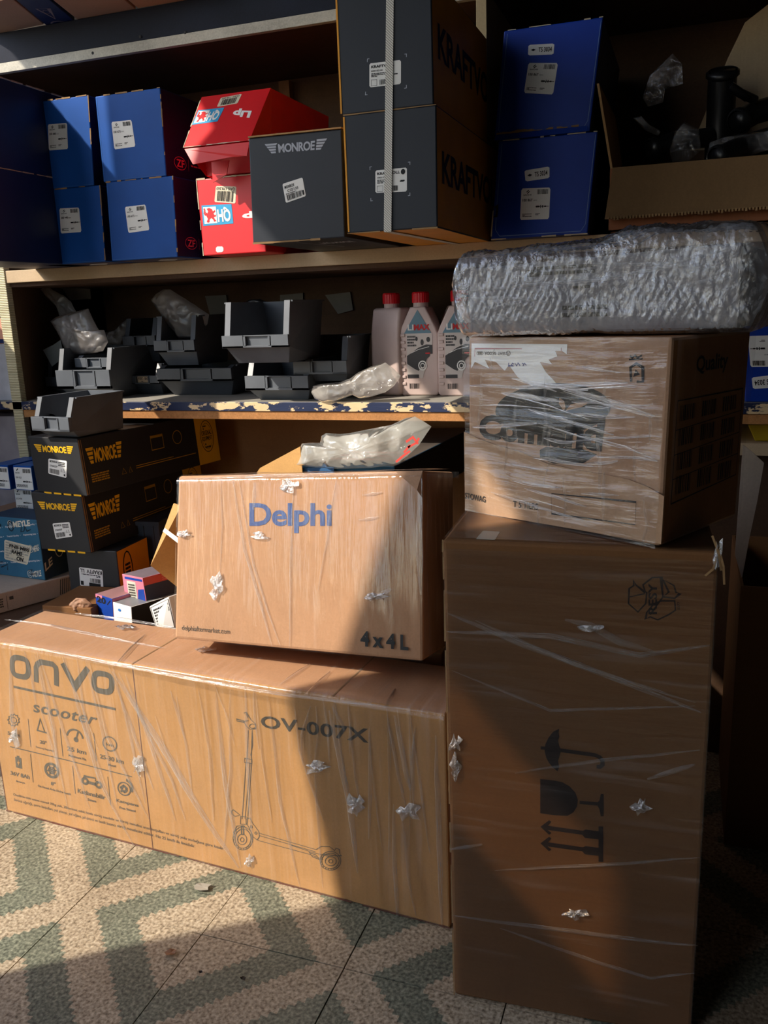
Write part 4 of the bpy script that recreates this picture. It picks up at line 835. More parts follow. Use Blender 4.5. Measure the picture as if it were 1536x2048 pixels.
paint(mb, sq, [('t', 'FNB MBS', .2, .68, .95, .86, .03), ('t', 'RAMS', .3, .4, .72, .6, .03), ('t', 'ON', .52, .1, .8, .32, .04), ('l', [(.5, .36), (.8, .38)], .0015)], .0014); obj('handwriting', mb, INK, my)
mb = MB(); paint(mb, s, [('l', circ(.47, .86, .05, .08, 12), .0025, True), ('l', [(.2, .9), (.22, .8), (.27, .86), (.24, .92), (.22, .8)], .003), ('l', [(.68, .86), (.66, .78), (.72, .8), (.75, .88), (.78, .8), (.86, .84)], .002), ('l', [(.1, .2), (.2, .24), (.16, .14), (.3, .2), (.28, .1)], .002), ('l', [(.7, .14), (.78, .16), (.74, .08), (.86, .1)], .002)], .0013); obj('marker_scrawl', mb, flat('marker_ink', (24, 34, 46)), my)['kind'] = 'stuff'
rs = S['right']; mb = MB(); paint(mb, Surf(rs.at(.05, .28), rs.at(.6, .42), rs.at(.6, .3), rs.at(.05, .14), rs.n), [('t', 'LE', 0, 0, .5, 1, .03)]); paint(mb, rs, [('l', circ(.6, .5, .16, .2, 14), .003, True), ('lines', .1, .7, .9, .9, 2)]); obj('side_print', mb, flat('cream_ink', (222, 218, 200)), my)
# long flat cream carton under it
a, b = Pz(0, 1187, .4475), Pz(137, 1151, .4475); dr = (b-a).normalized(); a = a-dr*.16; nrm = V((-dr.y, dr.x, 0))
q = [a+nrm*.36, a, a-V((0, 0, .0565)), a+nrm*.36-V((0, 0, .0565))]
o, S = carton('cardboard_box', 'long flat greyish carton under the petrol blue box at left edge', 'box', *q, b-a+dr*.02, [board('pale_grey_carton', (196, 178, 160), flute=(4, 60, 60)), board('pale_grey_carton', (196, 178, 160))])
mb = MB()
for k in range(7): paint(mb, S['right'], [('p', [(.86+.017*k, .1), (.868+.017*k, .1), (.885+.017*k, .9), (.877+.017*k, .9)])])
paint(mb, S['right'], [('lines', .36, .25, .44, .75, 4), ('l', [(.46, .1), (.46, .8)], .001), ('r', .48, .55, .51, .72)]); obj('printed_marks', mb, INKG, o)
# little boxes behind the long scooter carton
PINK = flat('pink_print_board', (206, 120, 140), .45); RBLUE = flat('blue_print_board', (22, 62, 150), .4)
RBR = flat('brick_red_board', (196, 66, 52), .45)
def small(name, label, TL, TR, BR, BL, y0, y1, dv, mats, faces=(0, 1, 1, 1, 1, 1), zb=None):
    q = [Py(*TL, y0), Py(*TR, y1), Py(*BR, y1), Py(*BL, y0)]
    if zb: q[2].z = q[3].z = zb
    return carton(name, label, 'box', *q, dv, mats, faces, bev=.001)
o, S = small('flat_white_box', 'flat white box with black sides behind the scooter carton', (222, 1203), (262, 1214), (262, 1236), (222, 1225), 1.745, 1.715, V((.135, .27, 0)), [PAPER, flat('black_box_side', (26, 25, 26)), flat('grey_box_top', (120, 122, 124), .35)], (0, 1, 1, 1, 2, 1), .391)
printed(o, 'blue_dot', flat('blue_dot_ink', (40, 110, 180)), S['front'], [('p', circ(.42, .75, .08, .06, 10))])
zt3 = max(S['top'].c[0].z, S['top'].c[2].z)
q = [Py(244, 1148, 1.80), Py(285, 1156, 1.765), Py(293, 1206, 1.765), Py(251, 1201, 1.80)]
o, S = carton('small_parts_box', 'small pink, white and blue printed box with brick red stripes on the flat white box', 'box', *q, V((.12, .24, 0)), [PINK, flat('dark_navy_side', (40, 42, 62), .45), flat('grey_violet_top', (120, 108, 116), .4)], (0, 1, 1, 1, 2, 1), bev=.001)
s = S['front']; mb = MB(); paint(mb, s, [('r', .2, .05, .62, .78)]); obj('label_panel', mb, flat('dull_label', (188, 186, 172)), o); mb = MB(); paint(mb, s, [('p', [(.62, .02), (.98, .02), (.98, .55), (.7, .5)]), ('r', .12, .84, .96, .93)]); obj('blue_print', mb, RBLUE, o); mb = MB(); paint(mb, s, [('lines', .25, .1, .56, .7, 6)], .0012); obj('label_print', mb, INKG, o)
mb = MB(); paint(mb, S['right'], [('p', [(0, .68), (.5, .68), (.62, .98), (0, .98)])]); obj('red_panel', mb, RBR, o); mb = MB(); paint(mb, S['right'], [('r', .2, .74+.08*k, .5+.04*k, .76+.08*k) for k in range(3)], .0012); obj('stripe_lines', mb, flat('salmon_ink', (226, 140, 120)), o)
o, S = small('small_parts_box', 'small dark blue and pink box marked 20 behind the scooter carton', (191, 1187), (224, 1198), (226, 1240), (192, 1230), 1.765, 1.74, V((.08, .2, 0)), [RBLUE, PINK, flat('rosy_top', (150, 112, 112))], (0, 1, 1, 1, 2, 1), .391)
printed(o, 'handwriting', INK, S['front'], [('t', '20', .08, .72, .62, .95, .04), ('l', [(.7, .74), (.9, .92)], .003)]); mb = MB(); paint(mb, S['front'], [('r', 0, .88, .4, 1)], .0003); obj('pink_corner', mb, PINK, o)
q = [Py(298, 1213, 1.70), Py(337, 1193, 1.72), Py(352, 1230, 1.70), Py(318, 1262, 1.68)]; q[2].z = q[3].z = .392
o, S = carton('white_parts_box', 'white printed box lying askew beside the big lettered carton', 'box', *q, V((.02, .06, 0)), [PAPER, PAPER]); f = lambda a, b: Pp(a, b, S['front'].c[0], S['front'].n)
printed(o, 'printed_text', INK, S['front'].sub(.05, .3, .95, .95), [('t', 'AXIS', .55, .6, .95, .9, .03), ('lines', .1, .2, .6, .9, 6), ('l', [(0, 0), (1, 0), (1, 1), (0, 1)], .001, True)])
yawbox('cardboard_tray', 'shallow brown carton with crumpled paper left of the small printed boxes', 'carton', -1.60, 1.72, .3905, .15, .05, .17, 4, [KRAFT_D, KRAFT_D])
o = bagmesh('crumpled_paper', [Py(x, y, 1.74) for x, y in ((140, 1206), (152, 1196), (170, 1197), (184, 1208), (178, 1222), (150, 1222))], .015, flat('brown_paper', (150, 112, 86)), 5, wr=.01, frq=40); tag(o, 'crumpled brown paper in the shallow carton', 'paper')

# ================================================================== THE BIG CARTONS
def fold(parent, fn, pts, w=.006, h=.003, mat=None, n=None, name='film_fold'):
    """a raised gathered fold of the stretch film"""
    P = [fn(*p) for p in pts]; Q = []
    for i in range(len(P)-1):
        k = max(2, int((P[i+1]-P[i]).length/.03)); Q += [P[i]+(P[i+1]-P[i])*(j/k) for j in range(k)]
    Q.append(P[-1]); mb = MB(); mb.uv = []; m = len(Q); L = 0
    for i, p in enumerate(Q):
        t = (Q[min(i+1, m-1)]-Q[max(i-1, 0)]).normalized(); s_ = n.cross(t); f = math.sin(math.pi*min(1, max(0, (i+.15)/(m-.7))))**.5
        j = noise.noise(p*40)*.0015; L += (Q[i]-Q[i-1]).length if i else 0
        for a, b in ((-1, .0006), (-.35, 1), (.25, .75), (1, .0006)):
            mb.v.append(p+s_*(a*w/2*f+j)+n*(.0012+(h*b*f if b > .01 else 0))); mb.uv.append((a*.01, L))
    for i in range(m-1):
        for k in range(3): mb.f.append((i*4+k, i*4+k+1, i*4+k+5, i*4+k+4)); mb.m.append(0)
    return obj(name, mb, mat or FOLD, parent, smooth=True)
FOLD = film('film_fold_plastic', haze=.5, base_f=.12, gloss=.08, scale=(200, 14, 1), rough=.18, bump=.5, lo=.4, hi=.7, tint=(.9, .88, .85))
def tuft(parent, fn, cx, cy, rx, ry, seed, n, off=.004, mat=None):
    rr = random.Random(seed); k = 15
    P = [fn(cx+rx*rr.uniform(.35, 1.25)*math.cos(2*math.pi*i/k), cy+ry*rr.uniform(.35, 1.25)*math.sin(2*math.pi*i/k))+n*(off*.5+.006*rr.random()) for i in range(k)]
    return bagmesh('tape_tuft', P, .0014, mat or TAPE, seed, parent, n=n, wr=.0035, frq=75, rings=8)

# ------------------------------------------------------------------ long scooter carton
ya = -.069; u, v = V((math.cos(ya), math.sin(ya), 0)), V((-math.sin(ya), math.cos(ya), 0))
o0 = V((-1.547, 1.451, .0015)); k = V((0, 0, .4535)); wv_ = 1.160; dp = v*.205
scooter, S = carton('cardboard_box', 'long film-wrapped carton printed with a scooter, lying on the floor', 'box', o0+k, o0+k+u*wv_, o0+u*wv_, o0, dp, [KRAFT_W, KRAFT], bev=.004)
s = S['front']; f = lambda a, b: Pp(a, b, s.c[0], s.n)
n = s.n
def line(pts): return ('L', [f(*p) for p in pts])
def ink(name, mat, lines=(), texts=(), polys=(), w=.0018, f=f, n=n, parent=scooter, label=None):
    mb = MB()
    for it in lines:
        pts, ww, cl = (it+[w, False][len(it)-1:]) if isinstance(it, list) and isinstance(it[0], list) else (it, w, False)
        ribbon(mb, [f(*p)+n*.0007 for p in pts], ww, n, cl)
    for it in texts:
        q, t = it[0], it[1]; b = it[2] if len(it) > 2 else .01; sp = it[3] if len(it) > 3 else 1
        ss = Surf(*[f(*p) for p in q], n); paint(mb, ss, [('t', t, 0, 0, 1, 1, b, sp)], .0007)
    for p in polys: mb.add([f(*a)+n*.0007 for a in p], [tuple(range(len(p)))])
    return obj(name, mb, mat, parent)
def z3(x, y): return (x/3.2, 1200+y/3.2)
def z4(x, y): return (400+x/2.844, 1300+y/2.844)
GI = flat('grey_scooter_ink', (92, 86, 74), .7, .2, .1)
# wide rounded logotype o n v o
sl_ = Surf(f(20, 1306), f(228, 1346), f(227, 1392), f(22, 1355), n)
def rr_(cx, cy, rx, ry, p=3.2, m=36): return [(cx+rx*abs(math.cos(a))**(2/p)*(1 if math.cos(a) > 0 else -1), cy+ry*abs(math.sin(a))**(2/p)*(1 if math.sin(a) > 0 else -1)) for a in [2*math.pi*i/m for i in range(m)]]
mb = MB(); lw = .0135
for cx in (.1, .9): ribbon(mb, [sl_.at(a, b, .0007) for a, b in rr_(cx, .5, .082, .38)], lw, n, True)
ribbon(mb, [sl_.at(a, b, .0007) for a, b in ((.26, .0), (.26, .6), (.275, .76), (.31, .88), (.37, .88), (.425, .88), (.455, .76), (.46, .6), (.46, .0))], lw, n)
ribbon(mb, [sl_.at(a, b, .0007) for a, b in ((.52, 1.), (.64, .1), (.76, 1.))], lw, n)
obj('printed_logo', mb, GI, scooter)
ink('printed_rule', GI, lines=[[[z3(88, 554), z3(740, 698)], .006, False], [[z3(65, 937), z3(420, 1022), z3(845, 1130)], .0025, False]])
ink('printed_word', GI, texts=[([z3(215, 655), z3(632, 745), z3(603, 800), z3(216, 716)], 'scooter', .015, 1.1)])
txt = [([z3(50, 838), z3(130, 856), z3(130, 886), z3(50, 866)], 'Sport'), ([z3(255, 893), z3(300, 903), z3(300, 927), z3(255, 917)], '20°'), ([z3(228, 932), z3(345, 960), z3(345, 975), z3(228, 947)], 'Tırmanış Kapasitesi'),
       ([z3(430, 934), z3(552, 962), z3(552, 990), z3(430, 962)], '25 km'), ([z3(440, 985), z3(552, 1012), z3(552, 1028), z3(440, 1000)], 'Maksimum Hız'), ([z3(640, 985), z3(792, 1020), z3(792, 1050), z3(640, 1012)], '25-30 km'), ([z3(694, 1045), z3(742, 1056), z3(742, 1070), z3(694, 1060)], 'Menzil'),
       ([z3(68, 1092), z3(190, 1120), z3(190, 1147), z3(68, 1117)], '36V 8Ah'), ([z3(105, 1152), z3(160, 1164), z3(160, 1180), z3(105, 1166)], 'Batarya'), ([z3(326, 1160), z3(356, 1167), z3(356, 1190), z3(326, 1183)], '8"'), ([z3(243, 1178), z3(455, 1232), z3(455, 1254), z3(243, 1198)], 'Ön Havalı Arka Dolgu Lastik'),
       ([z3(498, 1205), z3(676, 1250), z3(676, 1278), z3(498, 1232)], 'Katlanabilir'), ([z3(563, 1266), z3(616, 1280), z3(616, 1296), z3(563, 1283)], 'Sistem'), ([z3(745, 1270), z3(888, 1305), z3(888, 1330), z3(745, 1295)], 'Kampana'), ([z3(765, 1318), z3(868, 1342), z3(868, 1358), z3(765, 1334)], 'Fren Sistemi'),
       ([z3(86, 1232), z3(760, 1398), z3(760, 1424), z3(86, 1254)], 'Özelliklerdeki azami menzil 70kg yük, 20km/saat sabit hızda sürüş esaslıdır ve', .005), ([z3(770, 1400), z3(1430, 1578), z3(1430, 1604), z3(770, 1424)], 'sürüş mesafesi arazi koşulları ve sürüş yolu zorluğuna göre kısalır', .005),
       ([z3(90, 1266), z3(740, 1430), z3(740, 1456), z3(90, 1288)], 'Sürücü ağırlığı, çevre koşulları, yol yüzeyi, yol eğimi, pil ömrü ve lastik basıncı', .005), ([z3(750, 1432), z3(1250, 1566), z3(1250, 1590), z3(750, 1456)], 'sürüş mesafesini etkiler. Hız 25 km/h ile limitlidir.', .005)]
ink('printed_features', GI, texts=[t if len(t) > 2 else (t[0], t[1], .02) for t in txt])
c3 = lambda cx, cy, r, n_=18, a0=0, a1=2*math.pi, sk=.22: [z3(cx+r*math.cos(a0+(a1-a0)*i/n_), cy+r*1.02*math.sin(a0+(a1-a0)*i/n_)+sk*r*math.cos(a0+(a1-a0)*i/n_)) for i in range(n_+1)]
gear = [z3(88+(38 if i % 2 else 30)*math.cos(i*math.pi/11), 768+(40 if i % 2 else 32)*math.sin(i*math.pi/11)) for i in range(22)]
L = [[gear, .0022, True], [c3(88, 768, 18), .002, False], [[z3(240, 830), z3(258, 760), z3(285, 840)], .003, False], [[z3(236, 832), z3(300, 850)], .004, False], [c3(480, 880, 50, 16, math.pi*1.02, math.pi*1.98), .0045, False], [[z3(485, 895), z3(500, 845)], .004, False], [c3(487, 893, 9), .005, False], [c3(703, 920, 44), .003, False],
     [c3(332, 1090, 41, 24), .007, False], [c3(332, 1090, 20), .003, False], [c3(332, 1090, 8), .004, False]]+[[[z3(332+10*math.cos(a), 1090+10*math.sin(a)), z3(332+34*math.cos(a), 1090+34*math.sin(a))], .003, False] for a in [i*math.pi/3 for i in range(6)]]
L += [[c3(545, 1158, 17), .006, False], [c3(632, 1182, 17), .006, False], [[z3(536, 1140), z3(540, 1126), z3(612, 1140), z3(612, 1158)], .0035, False], [[z3(560, 1164), z3(616, 1180)], .008, False], [c3(795, 1208, 40), .003, False], [c3(795, 1208, 16), .006, False], [c3(800, 1195, 46, 12, -1.4, .5), .007, False]]
L += [[[z3(x, y0), z3(x+18, y0+180)], .0014, False] for x, y0 in ((180, 760), (385, 820), (600, 850), (195, 985), (465, 1060), (690, 1130))]
L += [[c3(790+18*math.cos(a), 1208+22*math.sin(a), 3, 6), .003, False] for a in (0, 1.2, 2.4, 3.6, 4.8)]
ink('printed_icons', GI, lines=L, polys=[[z3(98, 1002), z3(108, 1004), z3(108, 995), z3(124, 998), z3(124, 1008), z3(136, 1011), z3(142, 1080), z3(104, 1070)]])
ink('icon_bolt', KRAFT_W, polys=[[z3(122, 1018), z3(112, 1042), z3(120, 1044), z3(117, 1064), z3(130, 1036), z3(121, 1034)]], n=n, f=lambda a, b: f(a, b)+n*.0006)
ink('icon_words', GI, texts=[([z3(680, 910), z3(727, 921), z3(727, 940), z3(680, 930)], 'km')])
ink('printed_model', flat('dark_scooter_ink', (70, 64, 54), .7, .2, .1), texts=[([z4(345, 370), z4(960, 447), z4(960, 530), z4(348, 440)], 'OV-007X', .022, 1.05)])
ell = lambda cx, cy, rx, ry, m=22, t=0: [z4(cx+rx*math.cos(2*math.pi*i/m)*math.cos(t)-ry*math.sin(2*math.pi*i/m)*math.sin(t), cy+rx*math.cos(2*math.pi*i/m)*math.sin(t)+ry*math.sin(2*math.pi*i/m)*math.cos(t)) for i in range(m)]
L = [[[z4(275, 455), z4(268, 610), z4(262, 640), z4(240, 960)], .0014, False], [[z4(297, 455), z4(292, 610), z4(294, 640), z4(272, 945)], .0014, False], [[z4(255, 615), z4(296, 622), z4(295, 645), z4(252, 637)], .0014, True], [[z4(285, 640), z4(256, 960)], .0012, False], [[z4(298, 470), z4(300, 540), z4(288, 600)], .0012, False],
     [[z4(208, 392), z4(252, 402), z4(252, 410), z4(208, 402)], .0014, True], [[z4(250, 358), z4(262, 352), z4(290, 395), z4(316, 420), z4(318, 448), z4(285, 450), z4(262, 430), z4(250, 405), z4(276, 400)], .0014, False], [ell(300, 432, 18, 12), .0014, True], [[z4(262, 362), z4(274, 385)], .0014, False],
     [ell(244, 1070, 56, 66), .0014, True], [ell(244, 1072, 46, 54), .0014, True], [ell(240, 1076, 26, 30), .0014, True], [ell(240, 1078, 10, 12), .0014, True], [[z4(180, 915), z4(190, 908), z4(228, 938), z4(200, 945), z4(180, 930)], .0014, True], [[z4(232, 945), z4(230, 990), z4(268, 990), z4(272, 950)], .0014, True], [[z4(236, 1000), z4(236, 1050), z4(248, 1050), z4(248, 1000)], .0018, True],
     [[z4(262, 960), z4(285, 955), z4(300, 985), z4(334, 1030), z4(338, 1060), z4(325, 1080), z4(300, 1060), z4(280, 1010), z4(262, 985)], .0014, True], [ell(292, 1005, 6, 7, 10), .0014, True], [ell(318, 1040, 6, 7, 10), .0014, True], [[z4(190, 1040), z4(210, 1000), z4(250, 998), z4(290, 1050), z4(300, 1090)], .0014, False],
     [[z4(334, 1040), z4(660, 1134)], .0014, False], [[z4(336, 1054), z4(655, 1146)], .0014, False], [[z4(330, 1082), z4(620, 1160), z4(700, 1190)], .0014, False], [[z4(520, 1110), z4(640, 1150), z4(740, 1175)], .0014, False], [[z4(620, 1150), z4(660, 1165), z4(680, 1190), z4(640, 1175)], .0016, True],
     [[z4(660, 1134), z4(690, 1116), z4(740, 1118), z4(766, 1140), z4(775, 1126), z4(792, 1132), z4(794, 1155), z4(806, 1168), z4(780, 1170)], .0014, False], [ell(742, 1198, 60, 54), .0014, True], [ell(742, 1198, 50, 44), .0014, True], [ell(744, 1200, 32, 26), .0014, True], [ell(744, 1200, 12, 10), .0014, True], [[z4(700, 1160), z4(780, 1170)], .002, False]]
tw = [[[z4(244+48*math.cos(a), 1070+56*math.sin(a)), z4(244+56*math.cos(a), 1070+66*math.sin(a))], .0012, False] for a in [i*.3 for i in range(2, 14)]]+[[[z4(742+50*math.cos(a), 1198+44*math.sin(a)), z4(742+60*math.cos(a), 1198+54*math.sin(a))], .0012, False] for a in [i*.3 for i in range(2, 14)]]
ink('scooter_drawing', GI, lines=L+tw)
mb = MB()
for t in (.385, .8):
    mb.add([S['top'].at(t, 0, .0008), S['top'].at(t+.003, 0, .0008), S['top'].at(t+.003, 1, .0008), S['top'].at(t, 1, .0008)], [(0, 1, 2, 3)])
obj('flap_seam', mb, EDGED, scooter)
mb = MB()
for t in (.0, .383): ribbon(mb, [s.at(t+.0035, 0, .0007), s.at(t+.0035, 1, .0007)], .0016, n)
obj('corner_crease', mb, flat('dark_red_crease', (96, 52, 40)), scooter); worn(scooter, [s.at(0, .002), s.at(1, .002)], .004, n, flat('dark_red_crease', (96, 52, 40)), 3, gap=.05, name='bottom_crease')
top = S['top']
wrap('stretch_film', scooter, [(s.at(0, .01), s.at(1, .01), n), (s.at(0, .985), s.at(1, .985), n), (s.at(0, 1)-n*.006, s.at(1, 1)-n*.006, (n+V((0, 0, 1))).normalized()), (top.at(0, .1), top.at(1, .1), V((0, 0, 1))), (top.at(0, .98), top.at(1, .98), V((0, 0, 1)))], .002, .007, 150, 60, FILMH, (16, 1.6), 1, (1.16, 1))
for pts, w_ in (([(225, 1342), (330, 1500), (400, 1620), (478, 1735)], .02), ([(252, 1350), (300, 1480), (352, 1640)], .012), ([(238, 1345), (345, 1560), (372, 1640)], .008), ([(130, 1312), (160, 1420), (200, 1560), (268, 1690)], .010), ([(75, 1304), (110, 1460), (118, 1560)], .008), ([(22, 1296), (24, 1420), (30, 1500)], .012), ([(659, 1420), (672, 1480), (700, 1610), (716, 1745)], .014), ([(664, 1412), (684, 1445), (690, 1462)], .008),
                ([(622, 1412), (604, 1470), (606, 1530)], .006), ([(632, 1412), (638, 1470), (628, 1530)], .005), ([(700, 1440), (708, 1520), (718, 1600)], .007), ([(776, 1436), (800, 1560), (812, 1612)], .008), ([(790, 1430), (812, 1540), (820, 1580)], .012), ([(832, 1455), (822, 1530)], .006), ([(788, 1608), (790, 1740), (798, 1850)], .010), ([(806, 1640), (818, 1760), (832, 1830)], .006),
                ([(872, 1470), (876, 1600), (884, 1850)], .012), ([(432, 1385), (450, 1560), (482, 1735)], .012), ([(460, 1390), (462, 1540), (448, 1700)], .008), ([(540, 1402), (560, 1600), (602, 1780)], .008), ([(590, 1410), (600, 1500), (648, 1640)], .005), ([(180, 1325), (215, 1470), (300, 1640)], .007), ([(398, 1378), (420, 1500), (428, 1640)], .006)):
    fold(scooter, f, pts, w_, .004, None, n)
ft_ = lambda a, b: Pz(a, b, .4555)
for pts in ([(0, 1286), (120, 1306), (230, 1330), (400, 1362), (560, 1390), (880, 1428)], [(10, 1240), (100, 1252), (220, 1278), (330, 1298)], [(150, 1228), (250, 1240), (345, 1256)], [(230, 1334), (262, 1298), (290, 1270)], [(560, 1370), (620, 1330)], [(610, 1392), (660, 1345)], [(770, 1420), (790, 1380)]):
    fold(scooter, ft_, pts, .012, .005, None, V((0, 0, 1)))
rr = random.Random(21)
for kk in range(30):
    x = rr.uniform(20, 860); y = 1290+(x/900)*142+rr.choice((4, 4, rr.uniform(20, 160))); l = rr.uniform(90, 330); sl2 = rr.uniform(.12, .42) if x < 480 else rr.uniform(-.02, .16); y1 = min(y+l, 1610+x*.26)
    fold(scooter, f, [(x, y), (x+(y1-y)*.5*sl2+rr.uniform(-5, 5), (y+y1)/2), (x+(y1-y)*sl2, y1)], rr.uniform(.003, .009), .003, None, n)
for a in ((32, 1472, 17, 22, 1), (632, 1532, 26, 14, 2), (712, 1606, 24, 22, 3), (822, 1620, 26, 20, 4), (278, 1530, 14, 20, 5), (500, 1720, 10, 16, 6)): tuft(scooter, f, *a, n)
tuft(scooter, ft_, 412, 1302, 22, 9, 9, V((0, 0, 1))); tuft(scooter, ft_, 255, 1258, 22, 8, 10, V((0, 0, 1)))

# ------------------------------------------------------------------ big lettered carton leaning back on top
TL, TR = Py(356, 952, 1.54), Py(846, 941, 1.535); BL, BR = Py(349, 1277, 1.47), Py(846, 1323, 1.465)
nf = (TR-TL).cross(BL-TL).normalized(); nf = nf if nf.y < 0 else -nf
delphi, S = carton('cardboard_box', 'big film-wrapped carton with blue lettering leaning back on the scooter carton', 'box', TL, TR, BR, BL, -nf*.215, [KRAFT, KRAFT_G], bev=.006)
s = S['front']; f = lambda a, b: Pp(a, b, s.c[0], s.n); n = s.n
ink('printed_logo', flat('blue_letter_ink', (74, 92, 140), .6, .3, .08), texts=[([(499, 1006), (664, 1006), (664, 1066), (499, 1066)], 'Delphi', .024, .96)], f=f, n=n, parent=delphi)
ink('printed_address', INKG, texts=[([(364, 1250), (460, 1258), (460, 1271), (364, 1263)], 'delphiaftermarket.com', .0)], f=f, n=n, parent=delphi)
ink('printed_count', flat('dark_letter_ink', (40, 42, 42), .6), texts=[([(721, 1261), (817, 1270), (817, 1301), (721, 1292)], '4 x 4 L', .035)], f=f, n=n, parent=delphi)
rs = S['right']; tp = S['top']
wrap('stretch_film', delphi, [(s.at(0, .0), s.at(1, .0), n), (s.at(0, .98), s.at(1, .98), n), (tp.at(0, .06), tp.at(1, .06), (n+tp.n).normalized()), (tp.at(0, .9), tp.at(1, .9), tp.n)], .002, .005, 90, 50, FILM, (10, 2), 5, (.6, 1))
wrap('stretch_film', delphi, [(rs.at(0, .02), rs.at(1, .02), rs.n), (rs.at(0, 1), rs.at(1, 1), rs.n)], .003, .012, 30, 50, FILMH, (22, 3), 6, (.3, 1), label='gathered film on the right side')
for pts, w_ in (([(465, 955), (490, 1100), (520, 1200), (545, 1293)], .008), ([(478, 955), (508, 1130), (535, 1220), (562, 1294)], .006), ([(588, 960), (582, 1120), (580, 1296)], .006), ([(672, 958), (655, 1080), (636, 1180)], .005), ([(442, 958), (446, 1050), (440, 1150)], .005), ([(510, 965), (508, 1020)], .010), ([(842, 965), (838, 1060), (842, 1190)], .014), ([(725, 990), (765, 985)], .005), ([(718, 1040), (758, 1034)], .005), ([(730, 1196), (760, 1192), (783, 1178)], .014), ([(357, 960), (500, 952), (845, 946)], .008)):
    fold(delphi, f, pts, w_, .003, None, n)
for a in ((435, 1172, 20, 26, 11), (578, 972, 28, 18, 12), (372, 1068, 14, 10, 13), (520, 1072, 20, 10, 14), (752, 1192, 26, 10, 15)): tuft(delphi, f, *a, n)
mb = MB(); paint(mb, s, [('r', .0, .0, .0, .0)]); 
obj('corner_fold', MB().prism([s.at(.9, 1., .001), s.at(1.0, 1., .001), s.at(1.0, .86, .003), s.at(.985, .9, .01)], (0, -.002, 0)), KRAFT_G, delphi)
# low carton that carries its back edge, the open carton behind, its flaps, the dark box and the bag on it
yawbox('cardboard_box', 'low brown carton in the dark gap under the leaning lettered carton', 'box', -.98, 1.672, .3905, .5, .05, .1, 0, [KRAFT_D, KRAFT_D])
oc2 = empty('open_carton', (-.83, 1.95, .3905), 'open brown carton behind the leaning lettered carton, two flaps showing', 'carton')
mb = MB()
for lo, hi in (((-1.04, 1.80, .3905), (-.62, 1.805, .70)), ((-1.04, 2.1, .3905), (-.62, 2.105, .70)), ((-1.04, 1.805, .3905), (-1.035, 2.1, .70)), ((-.625, 1.805, .3905), (-.62, 2.1, .70)), ((-1.035, 1.805, .3905), (-.625, 2.1, .396))): mb.box(lo, hi)
obj('body', mb, KRAFT_W, oc2)
FL = board('carton_flap_tan', (206, 160, 100), flute=(5, 5, 120))
p4 = [Py(*p, y) for p, y in (((347, 1007), 1.80), ((362, 1012), 1.80), ((362, 1180), 1.79), ((301, 1131), 1.72))]
fl = obj('flap', MB().prism(p4, (0, .004, 0)), FL, oc2); fl['label'] = 'left flap with a white tape stripe'
m1_ = [Py(*p, 1.745) for p in ((327, 1061), (330, 1057), (356, 1078), (356, 1086))]
nfl = (p4[1]-p4[0]).cross(p4[3]-p4[0]).normalized(); nfl = nfl if nfl.y < 0 else -nfl
obj('tape_stripe', MB().prism([Pp(*p, p4[0], nfl)+nfl*.001 for p in ((326, 1063), (330, 1056), (358, 1077), (357, 1087))], nfl*.0006), PAPER, oc2)
obj('flap', MB().prism([Py(*p, 1.82) for p in ((513, 946), (520, 936), (600, 893), (606, 960), (520, 960))], (0, .004, 0)), FL, oc2)['label'] = 'back flap rising to the right'
dk, S = carton('dark_teal_box', 'long dark teal box with top coloured sunlit grey, under the crumpled clear bag', 'box', V((-.92, 1.86, .818)), V((-.64, 1.86, .818)), V((-.64, 1.86, .7015)), V((-.92, 1.86, .7015)), V((.035, .62, 0)), [flat('teal_front', (22, 66, 92), .45), flat('dark_teal_side', (16, 34, 44), .4), flat('sunlit_grey_top', (92, 84, 78), .35, .5, .2)], (0, 1, 1, 1, 2, 1))  # lighter grey on top carries the sunlight falling there
mb = MB(); paint(mb, S['top'], [('r', .3+.02*k, .1+.08*k, .9, .13+.08*k) for k in range(3)]); obj('top_stripes', mb, flat('dull_red_print', (150, 70, 66)), dk)
o = bagmesh('plastic_bag', [Py(a, c, 1.84) for a, c in [(586, 930), (594, 905), (604, 887), (640, 886), (643, 872), (652, 866), (680, 868), (700, 866), (740, 858), (782, 850), (812, 836), (830, 833), (846, 842), (863, 853), (850, 872), (838, 890), (815, 912), (798, 928), (740, 936), (660, 938)]], .05, film('milky_bag', haze=.4, base_f=.5, scale=(10, 9, 1), rot=.9, tint=(.86, .86, .80), rough=.2, bump=.7, lo=.4, hi=.68), 12, wr=.014, frq=15); tag(o, 'crumpled milky plastic bag with red print on the dark teal box', 'bag')
mb = MB(); fb = lambda a, b: Py(a, b, 1.782)
for pts in ([(792, 924), (806, 912), (820, 902)], [(812, 884), (826, 874), (836, 888)], [(816, 895), (832, 886), (838, 876)], [(808, 905), (820, 890)]): ribbon(mb, [fb(*p) for p in pts], .005, V((0, -1, 0)))
obj('red_print', mb, flat('red_bag_ink', (206, 70, 62)), o)
o = obj('blue_booklet', MB().hexa([Py(*p, y)+V((0, 0, dz)) for y in (1.83, 1.95) for p, dz in (((598, 944), 0), (670, 944), (670, 934), (598, 934)) and (((598, 946), 0), ((668, 946), 0), ((668, 935), 0), ((598, 935), 0))]), flat('mid_blue_cover', (52, 96, 140))); tag(o, 'thin blue box edge under the crumpled milky bag', 'box')

